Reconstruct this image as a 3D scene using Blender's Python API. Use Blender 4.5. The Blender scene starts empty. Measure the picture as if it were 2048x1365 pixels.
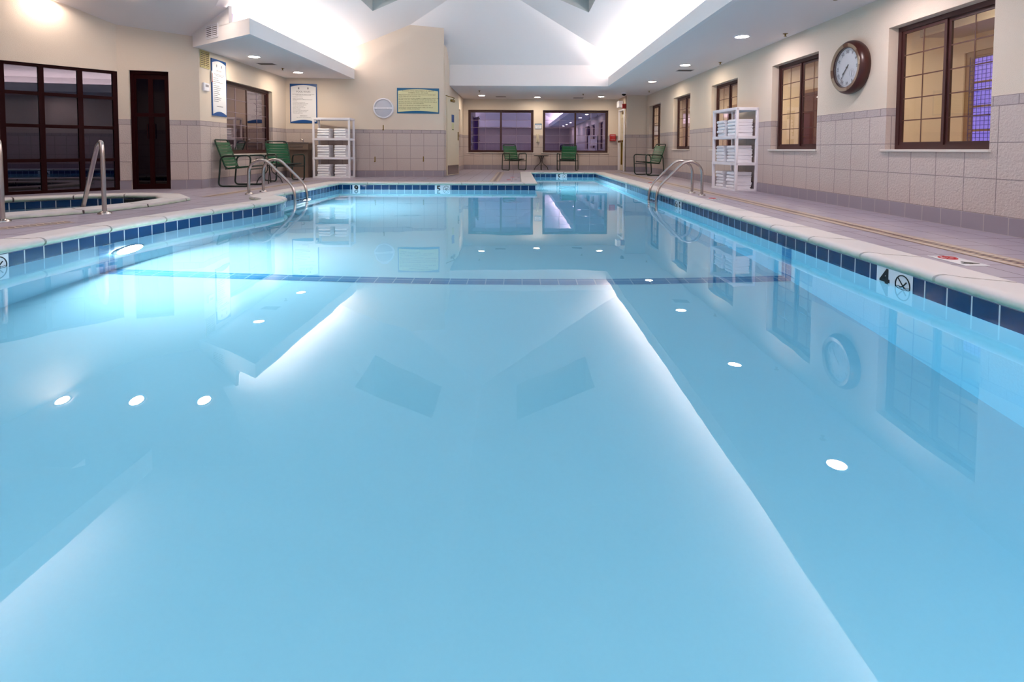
import bpy, bmesh, math, random
from mathutils import Vector, Matrix
from mathutils.geometry import tessellate_polygon
random.seed(7)
S = bpy.context.scene
C = S.collection

# ------------------------------------------------------------------ camera
cam_d = bpy.data.cameras.new('camera'); cam = bpy.data.objects.new('camera', cam_d); C.objects.link(cam)
F, PITCH, ROLL = 1065.0, math.radians(2.5), 0.004
fw = Vector((0, math.cos(PITCH), -math.sin(PITCH))); up = Vector((0, math.sin(PITCH), math.cos(PITCH))); rt = Vector((1, 0, 0))
r2 = rt * math.cos(ROLL) + up * math.sin(ROLL); u2 = up * math.cos(ROLL) - rt * math.sin(ROLL)
M = Matrix((r2, u2, -fw)).transposed().to_4x4(); M.translation = Vector((0, 0, 0.70))
cam.matrix_world = M
cam_d.sensor_width = 36; cam_d.lens = F / 2048 * 36
cam_d.shift_x = -11 / 2048; cam_d.shift_y = -337.5 / 2048
cam_d.clip_start = 0.01; cam_d.clip_end = 200
S.camera = cam
# ------------------------------------------------------------------ world, exposure
W = bpy.data.worlds.new('dusk'); S.world = W; W.use_nodes = True
bg = W.node_tree.nodes['Background']; bg.inputs[0].default_value = (0.17, 0.12, 0.62, 1); bg.inputs[1].default_value = 0.75
S.view_settings.view_transform = 'Standard'; S.view_settings.look = 'None'
S.view_settings.exposure = 1.36; S.view_settings.gamma = 1; S.view_settings.use_curve_mapping = False
cy = S.cycles
cy.max_bounces = 10; cy.diffuse_bounces = 5; cy.glossy_bounces = 5; cy.transmission_bounces = 7; cy.transparent_max_bounces = 12
cy.caustics_reflective = False; cy.caustics_refractive = True
cy.sample_clamp_indirect = 4.0; cy.blur_glossy = 0.5
DOWN_E = 85.0      # recessed lamp lens
COVE_W = 68.0      # cove strip, watts per metre
WARM = (1.0, 0.86, 0.66); COOL = (0.96, 0.90, 1.0)

def area(name, loc, rot, sx, sy, power, color):
    l = bpy.data.lights.new(name, 'AREA'); l.shape = 'RECTANGLE'; l.size = sx; l.size_y = sy; l.energy = power; l.color = color
    o = bpy.data.objects.new(name, l); C.objects.link(o); o.location = loc; o.rotation_euler = rot
    return o
# cove strips lying in the trough behind each fascia, shining up on the vault
area('cove_strip', (2.76, 4.95, 2.50), (math.pi, 0.25, 0), 0.16, 18.6, COVE_W * 18.6 / 10, (1.0, 0.94, 0.91))
area('cove_strip', (-4.34, 10.95, 2.50), (math.pi, -0.25, 0), 0.16, 4.3, COVE_W * 4.9 / 12, (1.0, 0.94, 0.88))
area('cove_strip', (-4.34, 0.5, 2.50), (math.pi, -0.25, 0), 0.16, 9.6, COVE_W * 9.6 / 10, (1.0, 0.94, 0.91))
LAMPS_POOL = 238.0

# ------------------------------------------------------------------ materials
MAT = {}
def srgb(r, g, b):
    f = lambda c: ((c / 255) / 12.92 if c / 255 <= .04045 else (((c / 255) + .055) / 1.055) ** 2.4)
    return (f(r), f(g), f(b), 1)
def mat(name, col=(.8, .8, .8, 1), rough=.5, metal=0.0, spec=.5, emit=None, estr=0):
    if name in MAT: return MAT[name]
    m = bpy.data.materials.new(name); m.use_nodes = True; b = m.node_tree.nodes['Principled BSDF']
    b.inputs['Base Color'].default_value = col; b.inputs['Roughness'].default_value = rough; b.inputs['Metallic'].default_value = metal
    b.inputs['Specular IOR Level'].default_value = spec
    if emit: b.inputs['Emission Color'].default_value = emit; b.inputs['Emission Strength'].default_value = estr
    MAT[name] = m; return m
class G:
    """tiny node-graph helper"""
    def __init__(s, m): s.t = m.node_tree; s.n = s.t.nodes; s.l = s.t.links; s.b = s.n.get('Principled BSDF')
    def new(s, k, **kw):
        n = s.n.new(k)
        for a, v in kw.items(): setattr(n, a, v)
        return n
    def link(s, a, b): s.l.new(a, b)
    def math(s, op, a, b=None):
        n = s.new('ShaderNodeMath', operation=op)
        for i, v in enumerate((a, b)):
            if v is None: continue
            if isinstance(v, (int, float)): n.inputs[i].default_value = v
            else: s.link(v, n.inputs[i])
        return n.outputs[0]
    def mix(s, f, a, b):
        n = s.new('ShaderNodeMix', data_type='RGBA')
        for sock, v in ((n.inputs[0], f), (n.inputs[6], a), (n.inputs[7], b)):
            if isinstance(v, (int, float, tuple)): sock.default_value = v
            else: s.link(v, sock)
        return n.outputs[2]
    def noise(s, scale, vec=None, detail=3.0):
        n = s.new('ShaderNodeTexNoise'); n.inputs['Scale'].default_value = scale; n.inputs['Detail'].default_value = detail
        if vec is not None: s.link(vec, n.inputs['Vector'])
        return n.outputs['Fac']
    def brick(s, vec, w, h, mortar, offset=0.0):
        n = s.new('ShaderNodeTexBrick'); n.offset = offset; n.squash = 1
        s.link(vec, n.inputs['Vector']); n.inputs['Scale'].default_value = 1.0
        n.inputs['Mortar Size'].default_value = mortar; n.inputs['Brick Width'].default_value = w; n.inputs['Row Height'].default_value = h
        n.inputs['Mortar Smooth'].default_value = 0.1; n.inputs['Bias'].default_value = 0
        n.inputs['Color1'].default_value = (1, 1, 1, 1); n.inputs['Color2'].default_value = (.8, .8, .8, 1); n.inputs['Mortar'].default_value = (0, 0, 0, 1)
        return n
    def bump(s, h, dist, strength=1.0):
        n = s.new('ShaderNodeBump'); n.inputs['Distance'].default_value = dist; n.inputs['Strength'].default_value = strength
        s.link(h, n.inputs['Height']); s.link(n.outputs[0], s.b.inputs['Normal'])
    def off(s, vec, x, y):
        n = s.new('ShaderNodeVectorMath', operation='ADD'); s.link(vec, n.inputs[0]); n.inputs[1].default_value = (x, y, 0); return n.outputs[0]

CREAM = srgb(224, 208, 192); BLOCK = srgb(204, 188, 182); BLOCK2 = srgb(194, 179, 174); BORDER = srgb(186, 171, 170)
def wall_mat():
    m = mat('painted_wall_over_split_block', CREAM, .8, spec=.25); g = G(m)
    uv = g.new('ShaderNodeUVMap').outputs[0]
    sep = g.new('ShaderNodeSeparateXYZ'); g.link(uv, sep.inputs[0])
    below = g.math('LESS_THAN', sep.outputs[1], 1.168); inborder = g.math('GREATER_THAN', sep.outputs[1], 1.083)
    b1 = g.brick(g.off(uv, 0, -0.153), .33, .31, .0045); b2 = g.brick(g.off(uv, .05, -1.083), .235, .085, .0045)
    n1 = g.noise(45, uv, 4); n2 = g.noise(160, uv, 2); n3 = g.noise(1.3, uv)
    blk = g.mix(b1.outputs['Color'], BLOCK2, BLOCK); blk = g.mix(g.math('MULTIPLY', n1, .35), blk, srgb(176, 160, 152))
    blk = g.mix(b1.outputs['Fac'], blk, srgb(150, 136, 134))
    bor = g.mix(b2.outputs['Fac'], g.mix(g.math('MULTIPLY', n1, .4), BORDER, srgb(165, 150, 148)), srgb(140, 128, 128))
    low = g.mix(inborder, blk, bor)
    topc = g.mix(g.math('MULTIPLY', n2, .18), CREAM, srgb(194, 178, 156)); topc = g.mix(g.math('MULTIPLY', n3, .12), topc, srgb(208, 196, 182))
    g.link(g.mix(below, topc, low), g.b.inputs['Base Color'])
    joint = g.mix(inborder, b1.outputs['Fac'], b2.outputs['Fac'])
    lowh = g.math('SUBTRACT', g.math('MULTIPLY', n1, .9), joint)
    h = g.mix(below, g.math('MULTIPLY', n2, .35), lowh)
    g.bump(h, .012, .9)
    return m
M_WALL = wall_mat()
def tilemat(name, c1, c2, mort, w, h, ms, rough, uvmap=True, bump=.002, off=(0, 0), spec=.5, noise_amt=.15, offset=0.0):
    m = mat(name, c1, rough, spec=spec); g = G(m)
    vec = g.new('ShaderNodeUVMap').outputs[0] if uvmap else g.new('ShaderNodeTexCoord').outputs['Object']
    b = g.brick(g.off(vec, *off), w, h, ms, offset)
    n = g.noise(9, vec, 4)
    c = g.mix(b.outputs['Color'], c2, c1); c = g.mix(g.math('MULTIPLY', n, noise_amt), c, c2)
    g.link(g.mix(b.outputs['Fac'], c, mort), g.b.inputs['Base Color'])
    rr = g.math('ADD', g.math('MULTIPLY', b.outputs['Fac'], .5), rough); g.link(rr, g.b.inputs['Roughness'])
    g.bump(g.math('SUBTRACT', 1.0, b.outputs['Fac']), bump, .6)
    return m
M_BASE = tilemat('base_tile_gray', srgb(154, 144, 154), srgb(143, 132, 143), srgb(186, 174, 174), .235, .3, .004, .45)
M_DECK = tilemat('deck_tile_lilac_gray', srgb(160, 151, 166), srgb(148, 139, 154), srgb(120, 106, 110), .33, .33, .004, .42, uvmap=False, off=(.12, .05), noise_amt=.5)
M_PTILE = tilemat('waterline_tile_navy', srgb(4, 48, 92), srgb(8, 56, 102), srgb(190, 200, 205), .152, .3, .0045, .12, off=(0.0, .2), bump=.001)
M_CEIL = mat('ceiling_white', srgb(234, 225, 223), .9, spec=.2)
M_VAULT = mat('vault_white', srgb(236, 230, 229), .9, spec=.2)
def plaster():
    m = mat('pool_plaster', srgb(214, 230, 236), .7, spec=.2); g = G(m)
    v = g.new('ShaderNodeTexCoord').outputs['Object']
    n = g.noise(2.2, v, 5); n2 = g.noise(60, v, 3)
    c = g.mix(g.math('MULTIPLY', n, .22), srgb(222, 236, 242), srgb(196, 218, 226)); c = g.mix(g.math('MULTIPLY', n2, .12), c, srgb(180, 205, 215))
    g.link(c, g.b.inputs['Base Color']); return m
M_PLASTER = plaster()
def coping_mat():
    m = mat('coping_cream_stone', srgb(222, 214, 202), .55); g = G(m)
    v = g.new('ShaderNodeTexCoord').outputs['Object']; sep = g.new('ShaderNodeSeparateXYZ'); g.link(v, sep.inputs[0])
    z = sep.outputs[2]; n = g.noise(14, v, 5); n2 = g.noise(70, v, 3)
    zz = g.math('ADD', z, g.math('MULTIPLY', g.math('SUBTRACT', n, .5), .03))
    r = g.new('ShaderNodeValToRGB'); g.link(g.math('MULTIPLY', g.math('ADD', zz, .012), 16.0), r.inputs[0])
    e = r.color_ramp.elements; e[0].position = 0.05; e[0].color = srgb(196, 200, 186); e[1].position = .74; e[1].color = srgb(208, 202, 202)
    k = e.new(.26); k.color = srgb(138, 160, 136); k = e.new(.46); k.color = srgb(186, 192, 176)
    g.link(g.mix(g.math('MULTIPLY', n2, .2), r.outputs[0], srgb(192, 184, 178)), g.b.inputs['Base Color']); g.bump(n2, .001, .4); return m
M_COPING = coping_mat()
M_MORTAR = mat('coping_joint', srgb(86, 74, 76), .8); M_GROUT = mat('grout_line', srgb(138, 130, 142), .8)
def water_mat(name, dens, col):
    m = bpy.data.materials.new(name); m.use_nodes = True; t = m.node_tree; t.nodes.clear()
    out = t.nodes.new('ShaderNodeOutputMaterial'); gl = t.nodes.new('ShaderNodeBsdfGlass'); gl.inputs['IOR'].default_value = 1.333; gl.inputs['Roughness'].default_value = 0.0
    va = t.nodes.new('ShaderNodeVolumeAbsorption'); va.inputs['Color'].default_value = col; va.inputs['Density'].default_value = dens
    no = t.nodes.new('ShaderNodeTexNoise'); no.inputs['Scale'].default_value = 1.6; no.inputs['Detail'].default_value = 2
    tc = t.nodes.new('ShaderNodeTexCoord'); t.links.new(tc.outputs['Object'], no.inputs['Vector'])
    bp = t.nodes.new('ShaderNodeBump'); bp.inputs['Distance'].default_value = .0012; t.links.new(no.outputs['Fac'], bp.inputs['Height']); t.links.new(bp.outputs[0], gl.inputs['Normal'])
    t.links.new(gl.outputs[0], out.inputs['Surface']); t.links.new(va.outputs[0], out.inputs['Volume']); return m
M_WATER = water_mat('pool_water', .335, (0.0, .685, .87, 1))
def glass_mat(name, tint, gtint, base, power=1.0):
    m = bpy.data.materials.new(name); m.use_nodes = True; t = m.node_tree; t.nodes.clear()
    out = t.nodes.new('ShaderNodeOutputMaterial'); tr = t.nodes.new('ShaderNodeBsdfTransparent'); tr.inputs[0].default_value = tint
    gl = t.nodes.new('ShaderNodeBsdfGlossy'); gl.inputs['Color'].default_value = gtint; gl.inputs['Roughness'].default_value = 0.0
    fr = t.nodes.new('ShaderNodeLayerWeight'); fr.inputs['Blend'].default_value = 0.5
    pw = t.nodes.new('ShaderNodeMath'); pw.operation = 'POWER'; pw.inputs[1].default_value = 5.0; t.links.new(fr.outputs['Facing'], pw.inputs[0])
    ma = t.nodes.new('ShaderNodeMath'); ma.operation = 'MULTIPLY_ADD'; ma.use_clamp = True; ma.inputs[1].default_value = .9 * power; ma.inputs[2].default_value = base + .03
    mx = t.nodes.new('ShaderNodeMixShader'); t.links.new(pw.outputs[0], ma.inputs[0]); t.links.new(ma.outputs[0], mx.inputs[0])
    t.links.new(tr.outputs[0], mx.inputs[1]); t.links.new(gl.outputs[0], mx.inputs[2]); t.links.new(mx.outputs[0], out.inputs[0]); return m
M_GLASS = glass_mat('window_glass', (.93, .93, .9, 1), (1, 1, 1, 1), 0.02)
M_GLASSB = glass_mat('dusk_violet_window_glass', (.10, .08, .16, 1), (.74, .66, 1, 1), .42)  # violet of the dusk light put into the pane's reflection colour
M_GLASSL = glass_mat('bronze_window_glass', (.12, .07, .08, 1), (.95, .84, .88, 1), .28)
M_GLASSD = glass_mat('dark_storefront_glass', (.05, .035, .05, 1), (.88, .80, .95, 1), .05)
M_GLASSK = glass_mat('dark_door_glass', (.03, .02, .03, 1), (.9, .8, .85, 1), .0)
M_FRAME = mat('bronze_window_frame', srgb(58, 24, 22), .45)
M_FRAMED = mat('dark_storefront_frame', srgb(34, 2, 4), .5, spec=.08)
M_MUNT = mat('window_grid_brown', srgb(84, 50, 40), .5)
M_MUNTL = mat('window_grid_paled_by_reflection', srgb(150, 130, 145), .5)  # grid colour made paler to imitate the reflections on it
M_SILL = mat('window_sill_white', srgb(216, 206, 198), .5)
M_STEEL = mat('brushed_steel', srgb(190, 180, 176), .22, metal=1.0)
M_GREEN = mat('green_frame_paint', srgb(10, 36, 28), .3)
M_STRAP = mat('green_vinyl_strap', srgb(4, 80, 44), .3)
M_BLACK = mat('black_metal', srgb(26, 28, 26), .35)
M_WHITE = mat('white_plastic', srgb(236, 232, 238), .4)
M_TOWEL = mat('white_terry', srgb(244, 242, 248), .95, spec=.1)
g = G(M_TOWEL); g.bump(g.noise(220, g.new('ShaderNodeTexCoord').outputs['Object'], 3), .003, .5)
M_BLUE = mat('poster_blue', srgb(18, 74, 138), .3)
M_TEAL = mat('notice_teal', srgb(22, 96, 138), .3)
M_PAPER = mat('poster_white', srgb(232, 232, 236), .25)
M_YELL = mat('notice_yellow', srgb(222, 216, 168), .25)
M_INK = mat('ink_gray', srgb(120, 120, 132), .6)
M_INKD = mat('ink_black', srgb(12, 12, 14), .5)
M_INKO = mat('ink_olive', srgb(112, 104, 72), .6)
M_RED = mat('red_plastic', srgb(168, 22, 24), .4)
M_REDM = mat('red_marking', srgb(176, 40, 48), .5)
M_WOODC = mat('clock_mahogany', srgb(56, 16, 10), .3)
M_WOODL = mat('clock_burl_band', srgb(122, 84, 44), .3)
g = G(M_WOODL); sx = g.new('ShaderNodeSeparateXYZ'); g.link(g.new('ShaderNodeTexCoord').outputs['Object'], sx.inputs[0])
an = g.math('FLOOR', g.math('MULTIPLY', g.math('ARCTAN2', sx.outputs[2], sx.outputs[0]), 2.9)); wn = g.new('ShaderNodeTexWhiteNoise', noise_dimensions='1D'); g.link(an, wn.inputs['W'])
g.link(g.mix(g.math('GREATER_THAN', wn.outputs['Value'], .5), srgb(84, 46, 22), srgb(132, 112, 92)), g.b.inputs['Base Color'])
M_DIAL = mat('clock_dial', srgb(226, 226, 232), .35)
M_BRASS = mat('aged_brass', srgb(130, 104, 44), .35, metal=.8)
M_DOOR = mat('cream_door_paint', srgb(214, 200, 176), .45)
M_TAUPE = mat('fountain_taupe', srgb(132, 112, 98), .4, metal=.4)
M_VENTG = mat('vent_gray', srgb(150, 144, 150), .6)
M_VENTT = mat('vent_tan', srgb(176, 150, 96), .6)
M_LENS = mat('lamp_lens', (1, 1, 1, 1), .5, emit=(1.0, .86, .68, 1), estr=DOWN_E)
M_LENSS = mat('lamp_lens_soft', (1, 1, 1, 1), .5, emit=(1.0, .84, .72, 1), estr=DOWN_E * .75)
M_LENSC = mat('lamp_lens_neutral', (1, 1, 1, 1), .5, emit=(1.0, .85, .86, 1), estr=DOWN_E * 1.15)
M_PLENS = mat('pool_lamp_lens', (1, 1, 1, 1), .5, emit=(1.0, .93, .93, 1), estr=LAMPS_POOL)
M_LENSL = mat('lamp_lens_lobby', (1, 1, 1, 1), .5, emit=(1.0, .88, .74, 1), estr=DOWN_E * 2.3)
M_LOBBY = mat('lobby_tan_paint', srgb(222, 202, 172), .8, spec=.2)
M_LCEIL = mat('lobby_ceiling_paint', srgb(200, 184, 160), .9)
M_LFLOOR = mat('lobby_carpet', srgb(120, 84, 60), .9)
M_WOOD = mat('brown_wood_door', srgb(96, 48, 26), .4)
M_WOODT = mat('tan_wood_trim', srgb(150, 108, 62), .5)
M_GRASS = mat('dusk_lawn', srgb(60, 74, 40), .9)
M_LEAF = mat('shrub_leaf', srgb(70, 92, 40), .7)

# ------------------------------------------------------------------ mesh helpers
class MB:
    def __init__(s): s.v = []; s.f = []; s.uv = []
    def face(s, pts, uvs=None):
        i = len(s.v); s.v += [tuple(p) for p in pts]; s.f.append(tuple(range(i, i + len(pts)))); s.uv.append(uvs)
    def add(s, vs, fs):
        i = len(s.v); s.v += [tuple(p) for p in vs]
        for f in fs: s.f.append(tuple(i + k for k in f)); s.uv.append(None)
        return s
    def box(s, x0, x1, y0, y1, z0, z1):
        v = [(x0, y0, z0), (x1, y0, z0), (x1, y1, z0), (x0, y1, z0), (x0, y0, z1), (x1, y0, z1), (x1, y1, z1), (x0, y1, z1)]
        return s.add(v, [(0, 3, 2, 1), (4, 5, 6, 7), (0, 1, 5, 4), (1, 2, 6, 5), (2, 3, 7, 6), (3, 0, 4, 7)])
    def bbox(s, x0, x1, y0, y1, z0, z1, b=.005, seg=2):
        bm = bmesh.new(); bmesh.ops.create_cube(bm, size=1)
        for v in bm.verts: v.co = Vector(((x0 + x1) / 2 + v.co.x * (x1 - x0), (y0 + y1) / 2 + v.co.y * (y1 - y0), (z0 + z1) / 2 + v.co.z * (z1 - z0)))
        bmesh.ops.bevel(bm, geom=list(bm.edges), offset=b, segments=seg, profile=.5, affect='EDGES')
        bm.verts.index_update(); s.add([v.co for v in bm.verts], [tuple(v.index for v in f.verts) for f in bm.faces]); bm.free(); return s
    def prism(s, poly, z0, z1):      # poly CCW in xy
        n = len(poly); v = [(x, y, z0) for x, y in poly] + [(x, y, z1) for x, y in poly]
        return s.add(v, [tuple(range(n - 1, -1, -1)), tuple(range(n, 2 * n))] + [(i, (i + 1) % n, n + (i + 1) % n, n + i) for i in range(n)])
    def prism_y(s, poly, y0, y1):    # poly in xz, thickness along y
        n = len(poly); v = [(x, y0, z) for x, z in poly] + [(x, y1, z) for x, z in poly]
        return s.add(v, [tuple(range(n)), tuple(range(2 * n - 1, n - 1, -1))] + [(i, n + i, n + (i + 1) % n, (i + 1) % n) for i in range(n)])
    def tube(s, path, r, n=10, closed=False, caps=True):
        P = [Vector(p) for p in path]; m = len(P); T = []
        for i in range(m):
            a = P[(i - 1) % m] if (closed or i > 0) else P[i]; b = P[(i + 1) % m] if (closed or i < m - 1) else P[i]
            T.append((b - a).normalized())
        ref = Vector((0, 0, 1)) if abs(T[0].z) < .9 else Vector((1, 0, 0))
        N = (ref - T[0] * ref.dot(T[0])).normalized(); rings = []; base = len(s.v)
        for i in range(m):
            N = (N - T[i] * N.dot(T[i])).normalized(); B = T[i].cross(N); rr = r[i] if isinstance(r, (list, tuple)) else r
            rings.append([P[i] + (N * math.cos(2 * math.pi * k / n) + B * math.sin(2 * math.pi * k / n)) * rr for k in range(n)])
        for R in rings: s.v += [tuple(p) for p in R]
        for i in range(m if closed else m - 1):
            for k in range(n):
                a = base + i * n; b = base + ((i + 1) % m) * n
                s.f.append((a + k, a + (k + 1) % n, b + (k + 1) % n, b + k)); s.uv.append(None)
        if caps and not closed:
            s.f.append(tuple(base + k for k in range(n - 1, -1, -1))); s.uv.append(None)
            s.f.append(tuple(base + (m - 1) * n + k for k in range(n))); s.uv.append(None)
        return s
    def lathe(s, prof, c=(0, 0, 0), n=32, axis='z'):   # prof: (radius, height)
        base = len(s.v)
        for r, h in prof:
            for k in range(n):
                a = 2 * math.pi * k / n; x, y = r * math.cos(a), r * math.sin(a)
                p = (x, y, h) if axis == 'z' else (x, -h, y)     # axis y: height toward -y
                s.v.append((c[0] + p[0], c[1] + p[1], c[2] + p[2]))
        for i in range(len(prof) - 1):
            for k in range(n):
                a = base + i * n; b = a + n
                s.f.append((a + k, a + (k + 1) % n, b + (k + 1) % n, b + k)); s.uv.append(None)
        return s
    def xf(s, m, start=0):
        s.v[start:] = [tuple(m @ Vector(p)) for p in s.v[start:]]; return s
    def build(s, name, m, parent=None, smooth=False, uvf=None):
        me = bpy.data.meshes.new(name); me.from_pydata(s.v, [], s.f); me.materials.append(m)
        if any(u for u in s.uv) or uvf:
            lay = me.uv_layers.new(name='UVMap')
            for p in me.polygons:
                for j, li in enumerate(p.loop_indices):
                    u = s.uv[p.index]
                    lay.data[li].uv = u[j] if u else (uvf(me.vertices[me.loops[li].vertex_index].co, p.normal) if uvf else (0, 0))
        me.validate(); me.update()
        if smooth:
            for p in me.polygons: p.use_smooth = True
            try: me.set_sharp_from_angle(angle=math.radians(40))
            except Exception: pass
        o = bpy.data.objects.new(name, me); C.objects.link(o)
        if parent: o.parent = parent
        return o
def fillet(pts, r, seg=6, closed=False):
    P = [Vector(p) for p in pts]; out = []; n = len(P)
    for i in range(n):
        if not closed and i in (0, n - 1): out.append(P[i]); continue
        a, b, c = P[(i - 1) % n], P[i], P[(i + 1) % n]; u = (a - b); v = (c - b); rr = min(r, u.length * .49, v.length * .49)
        p, q = b + u.normalized() * rr, b + v.normalized() * rr
        for k in range(seg + 1):
            t = k / seg; out.append(p * (1 - t) ** 2 + b * 2 * t * (1 - t) + q * t * t)
    return out
def tag(o, label, cat, group=None, kind=None):
    if label: o['label'] = label
    if cat: o['category'] = cat
    if group: o['group'] = group
    if kind: o['kind'] = kind
    return o
def thing(name, loc, rz, label, cat, group=None, kind=None):
    o = bpy.data.objects.new(name, None); C.objects.link(o); o.location = loc; o.rotation_euler = (0, 0, rz); o.empty_display_size = .1
    return tag(o, label, cat, group, kind)
def dup(root, loc, rz, label=None, group=None):
    def cp(o, par):
        c = o.copy(); C.objects.link(c)
        if par: c.parent = par
        for ch in list(o.children): cp(ch, c)
        return c
    r = cp(root, None); r.location = loc; r.rotation_euler = (0, 0, rz)
    if label: r['label'] = label
    if group: r['group'] = group
    return r
def struct(o, label, cat): return tag(o, label, cat, None, 'structure')
def text_mb(mb, txt, x, y, z, size, align='CENTER', bold=0.0):
    """lettering in the xz plane, facing -y"""
    cu = bpy.data.curves.new('lettering', 'FONT'); cu.body = txt; cu.size = size; cu.align_x = align; cu.align_y = 'CENTER'; cu.extrude = .0006; cu.offset = bold; cu.resolution_u = 2
    o = bpy.data.objects.new('lettering', cu); C.objects.link(o)
    dg = bpy.context.evaluated_depsgraph_get(); dg.update(); me = bpy.data.meshes.new_from_object(o.evaluated_get(dg))
    mb.add([(v.co.x + x, y - v.co.z, v.co.y + z) for v in me.vertices], [tuple(p.vertices) for p in me.polygons])
    bpy.data.meshes.remove(me); bpy.data.objects.remove(o); bpy.data.curves.remove(cu); return mb
def arc_poly(x0, x1, zb, zt, bulge_b, bulge_t, n=14):
    """panel outline with bowed top and bottom edges"""
    p = [(x0 + (x1 - x0) * k / n, zb + bulge_b * math.sin(math.pi * k / n)) for k in range(n + 1)]
    return p + [(x1 - (x1 - x0) * k / n, zt + bulge_t * math.sin(math.pi * k / n)) for k in range(n + 1)]

# ------------------------------------------------------------------ walls
def wall(name, p0, p1, z0, z1, ops=(), thick=.16, side=1, m=None, label=None, uoff=0.0):
    """inner face on the line p0-p1; body extends to the left of the direction when side=1"""
    a, b = Vector(p0), Vector(p1); L = (b - a).length; d = (b - a) / L; n = Vector((-d.y, d.x)) * side
    ss = sorted({0, L} | {o[0] for o in ops} | {o[1] for o in ops}); zs = sorted({z0, z1} | {o[2] for o in ops} | {o[3] for o in ops})
    mb = MB(); inside = lambda s, z: any(o[0] < s < o[1] and o[2] < z < o[3] for o in ops)
    cells = {}
    for i in range(len(ss) - 1):
        for j in range(len(zs) - 1):
            cells[i, j] = not inside((ss[i] + ss[i + 1]) / 2, (zs[j] + zs[j + 1]) / 2)
    P = lambda s, t, z: (a.x + d.x * s + n.x * t, a.y + d.y * s + n.y * t, z)
    def q(c, uv): mb.face([P(*k) for k in c], uv)
    for (i, j), ok in cells.items():
        if not ok: continue
        s0, s1, w0, w1 = ss[i], ss[i + 1], zs[j], zs[j + 1]; u = uoff
        for t in (0, thick): q([(s0, t, w0), (s1, t, w0), (s1, t, w1), (s0, t, w1)], [(s0 + u, w0), (s1 + u, w0), (s1 + u, w1), (s0 + u, w1)])
        if not cells.get((i - 1, j), False): q([(s0, 0, w0), (s0, thick, w0), (s0, thick, w1), (s0, 0, w1)], [(s0 + u, w0), (s0 + u - thick, w0), (s0 + u - thick, w1), (s0 + u, w1)])
        if not cells.get((i + 1, j), False): q([(s1, 0, w0), (s1, thick, w0), (s1, thick, w1), (s1, 0, w1)], [(s1 + u, w0), (s1 + u + thick, w0), (s1 + u + thick, w1), (s1 + u, w1)])
        if not cells.get((i, j - 1), False): q([(s0, 0, w0), (s1, 0, w0), (s1, thick, w0), (s0, thick, w0)], [(s0 + u, w0), (s1 + u, w0), (s1 + u, w0 - .001), (s0 + u, w0 - .001)])
        if not cells.get((i, j + 1), False): q([(s0, 0, w1), (s1, 0, w1), (s1, thick, w1), (s0, thick, w1)], [(s0 + u, w1), (s1 + u, w1), (s1 + u, w1), (s0 + u, w1)])
    o = mb.build(name, m or M_WALL); struct(o, label or name.replace('_', ' ') + ' of the pool hall, cream paint over tan block', 'wall'); return o
def baseboard(name, segs, label):
    """segs: (p0, p1, side) runs of grey base tile standing 8 mm proud"""
    mb = MB()
    for p0, p1, side in segs:
        a, b = Vector(p0), Vector(p1); L = (b - a).length; d = (b - a) / L; n = Vector((-d.y, d.x)) * -side
        t = .008
        A, B, A2, B2 = a, b, a + n * t, b + n * t
        mb.face([(A2.x, A2.y, 0), (B2.x, B2.y, 0), (B2.x, B2.y, .15), (A2.x, A2.y, .15)], [(0, 0), (L, 0), (L, .15), (0, .15)])
        mb.face([(A2.x, A2.y, .15), (B2.x, B2.y, .15), (B.x, B.y, .15), (A.x, A.y, .15)], [(0, .15)] * 4)
        for q_, w in ((A, A2), (B, B2)): mb.face([(q_.x, q_.y, 0), (w.x, w.y, 0), (w.x, w.y, .15), (q_.x, q_.y, .15)], [(0.1, .01)] * 4)
    struct(mb.build(name, M_BASE), label, 'baseboard')

XR, YB, YM, XS, XL, XD = 4.06, 18.2, 13.3, -1.84, -5.42, 3.42
MA = math.atan2(.40, 3.78)            # the middle wall stands slightly askew
def MW(x, z): return (x, 12.95 + .40 / 3.78 * (x + 5.62) - .001, z)
LA = math.atan2(3.80, -.18)           # so does the left wall
def LWP(y, z): return (-5.44 - .18 / 3.80 * (y - 9.15) + .001, y, z)
WINS = [(4.59, 5.89), (7.25, 8.56), (9.90, 11.22), (12.60, 13.94), (15.20, 16.50)]
wall('wall_right', (XR, -5.5), (XR, 16.8), 0, 2.5, [(y0 + 5.5, y1 + 5.5, .71, 2.04) for y0, y1 in WINS], side=-1, label='long right wall with five brown windows and a round clock', uoff=.22)
wall('wall_corner', (XD, 16.8), (XR, 16.8), 0, 2.5, side=1, label='short wall at the far right corner behind the lone green chair')
wall('wall_exit', (XD, 16.85), (XD, YB), 0, 2.5, [(.22, 1.18, 0, 2.03)], side=-1, label='narrow side wall that holds the white exit door')
wall('wall_back', (XS, YB), (XD, YB), 0, 2.5, [(.15, 2.38, .58, 2.03), (2.70, 4.93, .58, 2.03)], side=1, label='far wall with two wide dark windows')
wall('wall_side', (XS, 13.51), (XS, YB), 0, 3.3, [(.21, 1.11, 0, 2.06), (2.79, 3.69, .5, 1.95)], side=1, label='side wall of the far alcove, running back from the open cream door')
wall('wall_middle', (-5.62, 12.95), (XS, 13.35), 0, 3.95, side=1, label='cream wall with rules board and white round lamp behind the pool')
wall('wall_left', (-5.44, 9.15), (-5.62, 12.95), 0, 2.5, [(.92, 3.02, .58, 1.98)], side=1, label='left wall with poster and bronze window behind two green chairs')
wall('wall_recess', (-6.57, 8.79), (-5.44, 9.15), 0, 3.0, [(.16, .73, 0, 1.98)], side=1, label='short wall around the narrow dark double door')
sd = (Vector((-6.57, 8.79)) - Vector((-7.42, 7.70))).normalized(); s0 = Vector((-7.42, 7.70)) - sd * 3.1
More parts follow.
